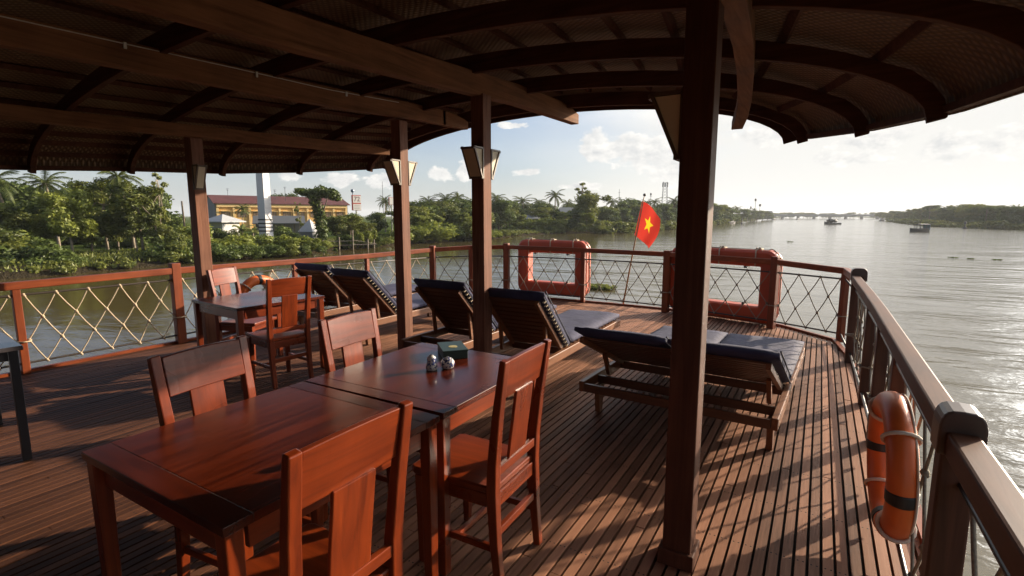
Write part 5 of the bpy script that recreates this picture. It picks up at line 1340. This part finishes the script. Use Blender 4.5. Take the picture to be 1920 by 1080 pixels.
# jetty
A = W(640, 77); t = thing('wooden_jetty', 'rickety wooden jetty with posts at the water left of the lantern posts', 'jetty', (A[0], A[1], WZL), R(60))
mb = MB(); mb.box(-3, 5, -.6, .6, .62, .72); mb.build('planks', BARK, t)
for i, (a, b, h) in enumerate(((-2.8, -.55, 1.5), (-2.8, .55, 1.4), (-.6, -.55, 1.9), (1.4, -.55, 2.9), (1.6, .55, 1.6), (3.6, -.55, 1.5), (4.8, .5, 1.4))):
    mb = MB(); mb.tube([(a, b, -1), (a + .03, b, h)], .09, 6); mb.build('jetty_post', BARKP, t)
mb = MB(); mb.tube([(-2.8, -.55, 1.3), (1.4, -.55, 1.3)], .05, 5); mb.tube([(1.4, -.55, 1.4), (4.8, -.5, .8)], .05, 5); mb.build('handrail', BARKP, t)
x, y = W(603, 68); t = thing('mooring_pole', 'thin upright mooring pole in the water before the bushes', 'pole', (x, y, WZL)); mb = MB(); mb.tube([(0, 0, -1), (.05, 0, ztop(462, 68) - WZL)], .1, 6); mb.build('shaft', BARKP, t)

# ------------------------------------------------------------------ boats and buoys
HULLM = plain('dark_boat_hull', (.03, .032, .035), .6); CABM = plain('boat_cabin_wood', (.07, .06, .055), .6); TEAL = plain('teal_boat_paint', (.06, .14, .17), .5)
def hull(mb, L_, Wd, fb, bow=.55):
    n = 12; vs = []
    for i in range(n + 1):
        u = i / n; x = -L_ / 2 + L_ * u; w = Wd / 2 * (1 - max(0, (u - .55) / .45) ** 2.2) * (.82 + .18 * min(1, u * 5)); sh = fb + bow * max(0, (u - .45) / .55) ** 2 + .12 * (1 - u) ** 2
        vs += [(x, -w, sh), (x, -w * .8, -.2), (x, 0, -.45), (x, w * .8, -.2), (x, w, sh), (x, 0, sh - .22)]
    fs = []
    for i in range(n):
        for k in range(6): a, b = 6 * i + k, 6 * i + (k + 1) % 6; fs.append((a, b, b + 6, a + 6))
    fs += [tuple(range(6)), tuple(6 * n + k for k in range(5, -1, -1))]; mb.add(vs, fs)
x, y = W(1725, 163)
t = thing('river_boat', 'low dark river boat with an open roofed stern cabin, the nearer of the two boats', 'boat', (x, y, WZL), math.atan2(-.35, -.94) + R(YAW))
mb = MB(); hull(mb, 8.2, 2.2, .75); mb.build('hull', HULLM, t)
mb = MB(); mb.box(-3.6, 1.0, -.95, .95, .6, 1.1); mb.build('cabin_side', CABM, t)
mb = MB(); mb.prism([(-1.15, 2.25), (0, 2.45), (1.15, 2.25), (1.15, 2.35), (0, 2.55), (-1.15, 2.35)], lambda a, b, d: (-4.0 + d, a, b), 4.7); mb.build('cabin_roof', HULLM, t)
for a in (-3.7, -2.2, -.7, .5):
    for b in (-1, 1): mb = MB(); mb.box(a - .06, a + .06, b * .95 - .05, b * .95 + .05, 1.09, 2.32); mb.build('cabin_post', CABM, t)
mb = MB(); mb.box(-3.98, -3.75, -1.0, 1.0, .6, 2.2); mb.build('stern_panel', TEAL, t)
mb = MB(); mb.box(1.2, 3.0, -.6, .6, .75, 1.15); mb.build('cargo_hatch', CABM, t)
x, y = W(1562, 310)
t = thing('cargo_boat', 'dark rounded cargo boat heaped with goods, the farther of the two boats', 'boat', (x, y, WZL), R(YAW + 170))
mb = MB(); hull(mb, 9.0, 3.2, .8, .9); mb.build('hull', HULLM, t)
mb = MB(); rq = random.Random(3)
for k in range(16): mb.ball((-3 + 5.6 * rq.random(), rq.uniform(-.9, .9), 1.5 + rq.random() * 1.0), rq.uniform(.7, 1.05), n=7, m=5)
mb.build('cargo', HULLM, t, smooth=True)
mb = MB(); mb.box(2.3, 3.1, -.7, .7, .9, 2.6); mb.build('wheelhouse', CABM, t)
mb = MB(); mb.tube([(1.0, 0, 2.0), (1.0, 0, 4.0)], .06, 5); mb.build('flag_staff', CABM, t)
def buoy(px, d, h, label, r=.5):
    x, y = W(px, d); t = thing('channel_buoy', label, 'buoy', (x, y, WZL), 0)
    mb = MB(); mb.lathe([(r * 1.3, -.5), (r * 1.5, .1), (r * 1.4, .45), (.2, .6)], n=10); mb.build('float', HULLM, t)
    mb = MB(); mb.lathe([(.25, .58), (.18, h * .7), (.42, h * .72), (.42, h), (.1, h + .15)], n=8); mb.build('mast', CABM, t)
buoy(1812, 207, 2.6, 'dark channel buoy off the right hand bank'); buoy(1392, 330, 3.4, 'dark channel buoy off the far left bank right of the big post')
for px, d, lb in ((1372, 345, 'small boat moored under the trees right of the big post'), (1452, 650, 'tiny moored boat by the far bank left of the bridge'), (1497, 700, 'tiny pale boat moored before the bridge'), (1655, 500, 'tiny boat moored at the far end of the right hand bank')):
    x, y = W(px, d); t = thing('moored_boat', lb, 'boat', (x, y, WZL), 1.2); mb = MB(); hull(mb, 10, 2.6, 1.0); mb.build('hull', CABM, t); mb = MB(); mb.box(-3, 1, -1, 1, .9, 2.4); mb.build('cabin', WHITE, t); mb = MB(); mb.box(-3.3, 1.3, -1.2, 1.2, 2.41, 2.55); mb.build('cabin_roof', GREYROOF, t)
# floating water hyacinth
def hyacinth(x, y, s, label, n=70):
    rh = random.Random(int(x * 10 + y)); mb = MB()
    for _ in range(n):
        a = rh.uniform(0, 6.28); rr = s * math.sqrt(rh.random()); px_, py_ = rr * math.cos(a) * 1.5, rr * math.sin(a); h = rh.uniform(.1, .4) * min(1, s); q = rh.uniform(0, 6.28); w = .14 * min(1.3, s + .3)
        b = len(mb.v); tip = (px_ + .25 * h * math.cos(q), py_ + .25 * h * math.sin(q))
        mb.v += [(px_, py_, 0), (tip[0] - w * math.sin(q), tip[1] + w * math.cos(q), h * .8), (tip[0] + .2 * math.cos(q), tip[1] + .2 * math.sin(q), h), (tip[0] + w * math.sin(q), tip[1] - w * math.cos(q), h * .8)]; mb.f.append((b, b + 1, b + 2, b + 3)); mb.m.append(0)
    o = mb.build('water_hyacinth', LEAF_B if s > .7 else LEAF_D, fix=False); o.location = (x, y, WZL + .01); return tag(o, label, 'floating plant')
def onwater(px, py):
    k = (405 - py) / 962; d = (WZL - EYE) / k; return W(px, d)
for px, py, s, lb in ((1128, 541, .75, 'green clump of water hyacinth floating behind the stern net'), (1485, 453, .35, 'dark floating weed clump left of the right hand group, nearest the float'), (1797, 483, .3, 'dark floating weed clump, leftmost of three in a row on the right'), (1828, 485, .25, 'dark floating weed clump in the middle of the row on the right'), (1880, 487, .3, 'dark floating weed clump at the right end of the row')):
    x, y = onwater(px, py); hyacinth(x, y, s, lb, 130 if s == .75 else 34)
# drop prototypes that were never placed
for k, (o, h, used) in VAR.items():
    if not used:
        for c in list(o.children): bpy.data.objects.remove(c)
        bpy.data.objects.remove(o)

# ------------------------------------------------------------------ evening haze over the river
mb = MB(); mb.box(-4100, 4100, -3100, 5100, -4.6, 60)
hm = bpy.data.materials.new('river_haze'); hm.use_nodes = True; nt = hm.node_tree; nt.nodes.clear()
ho = nt.nodes.new('ShaderNodeOutputMaterial'); hv_ = nt.nodes.new('ShaderNodeVolumePrincipled')
hv_.inputs['Color'].default_value = (.86, .9, .94, 1); hv_.inputs['Density'].default_value = .00017; hv_.inputs['Anisotropy'].default_value = .2
nt.links.new(hv_.outputs[0], ho.inputs['Volume'])
tag(mb.build('haze', hm), 'pale evening haze over the river', 'haze', kind='stuff')
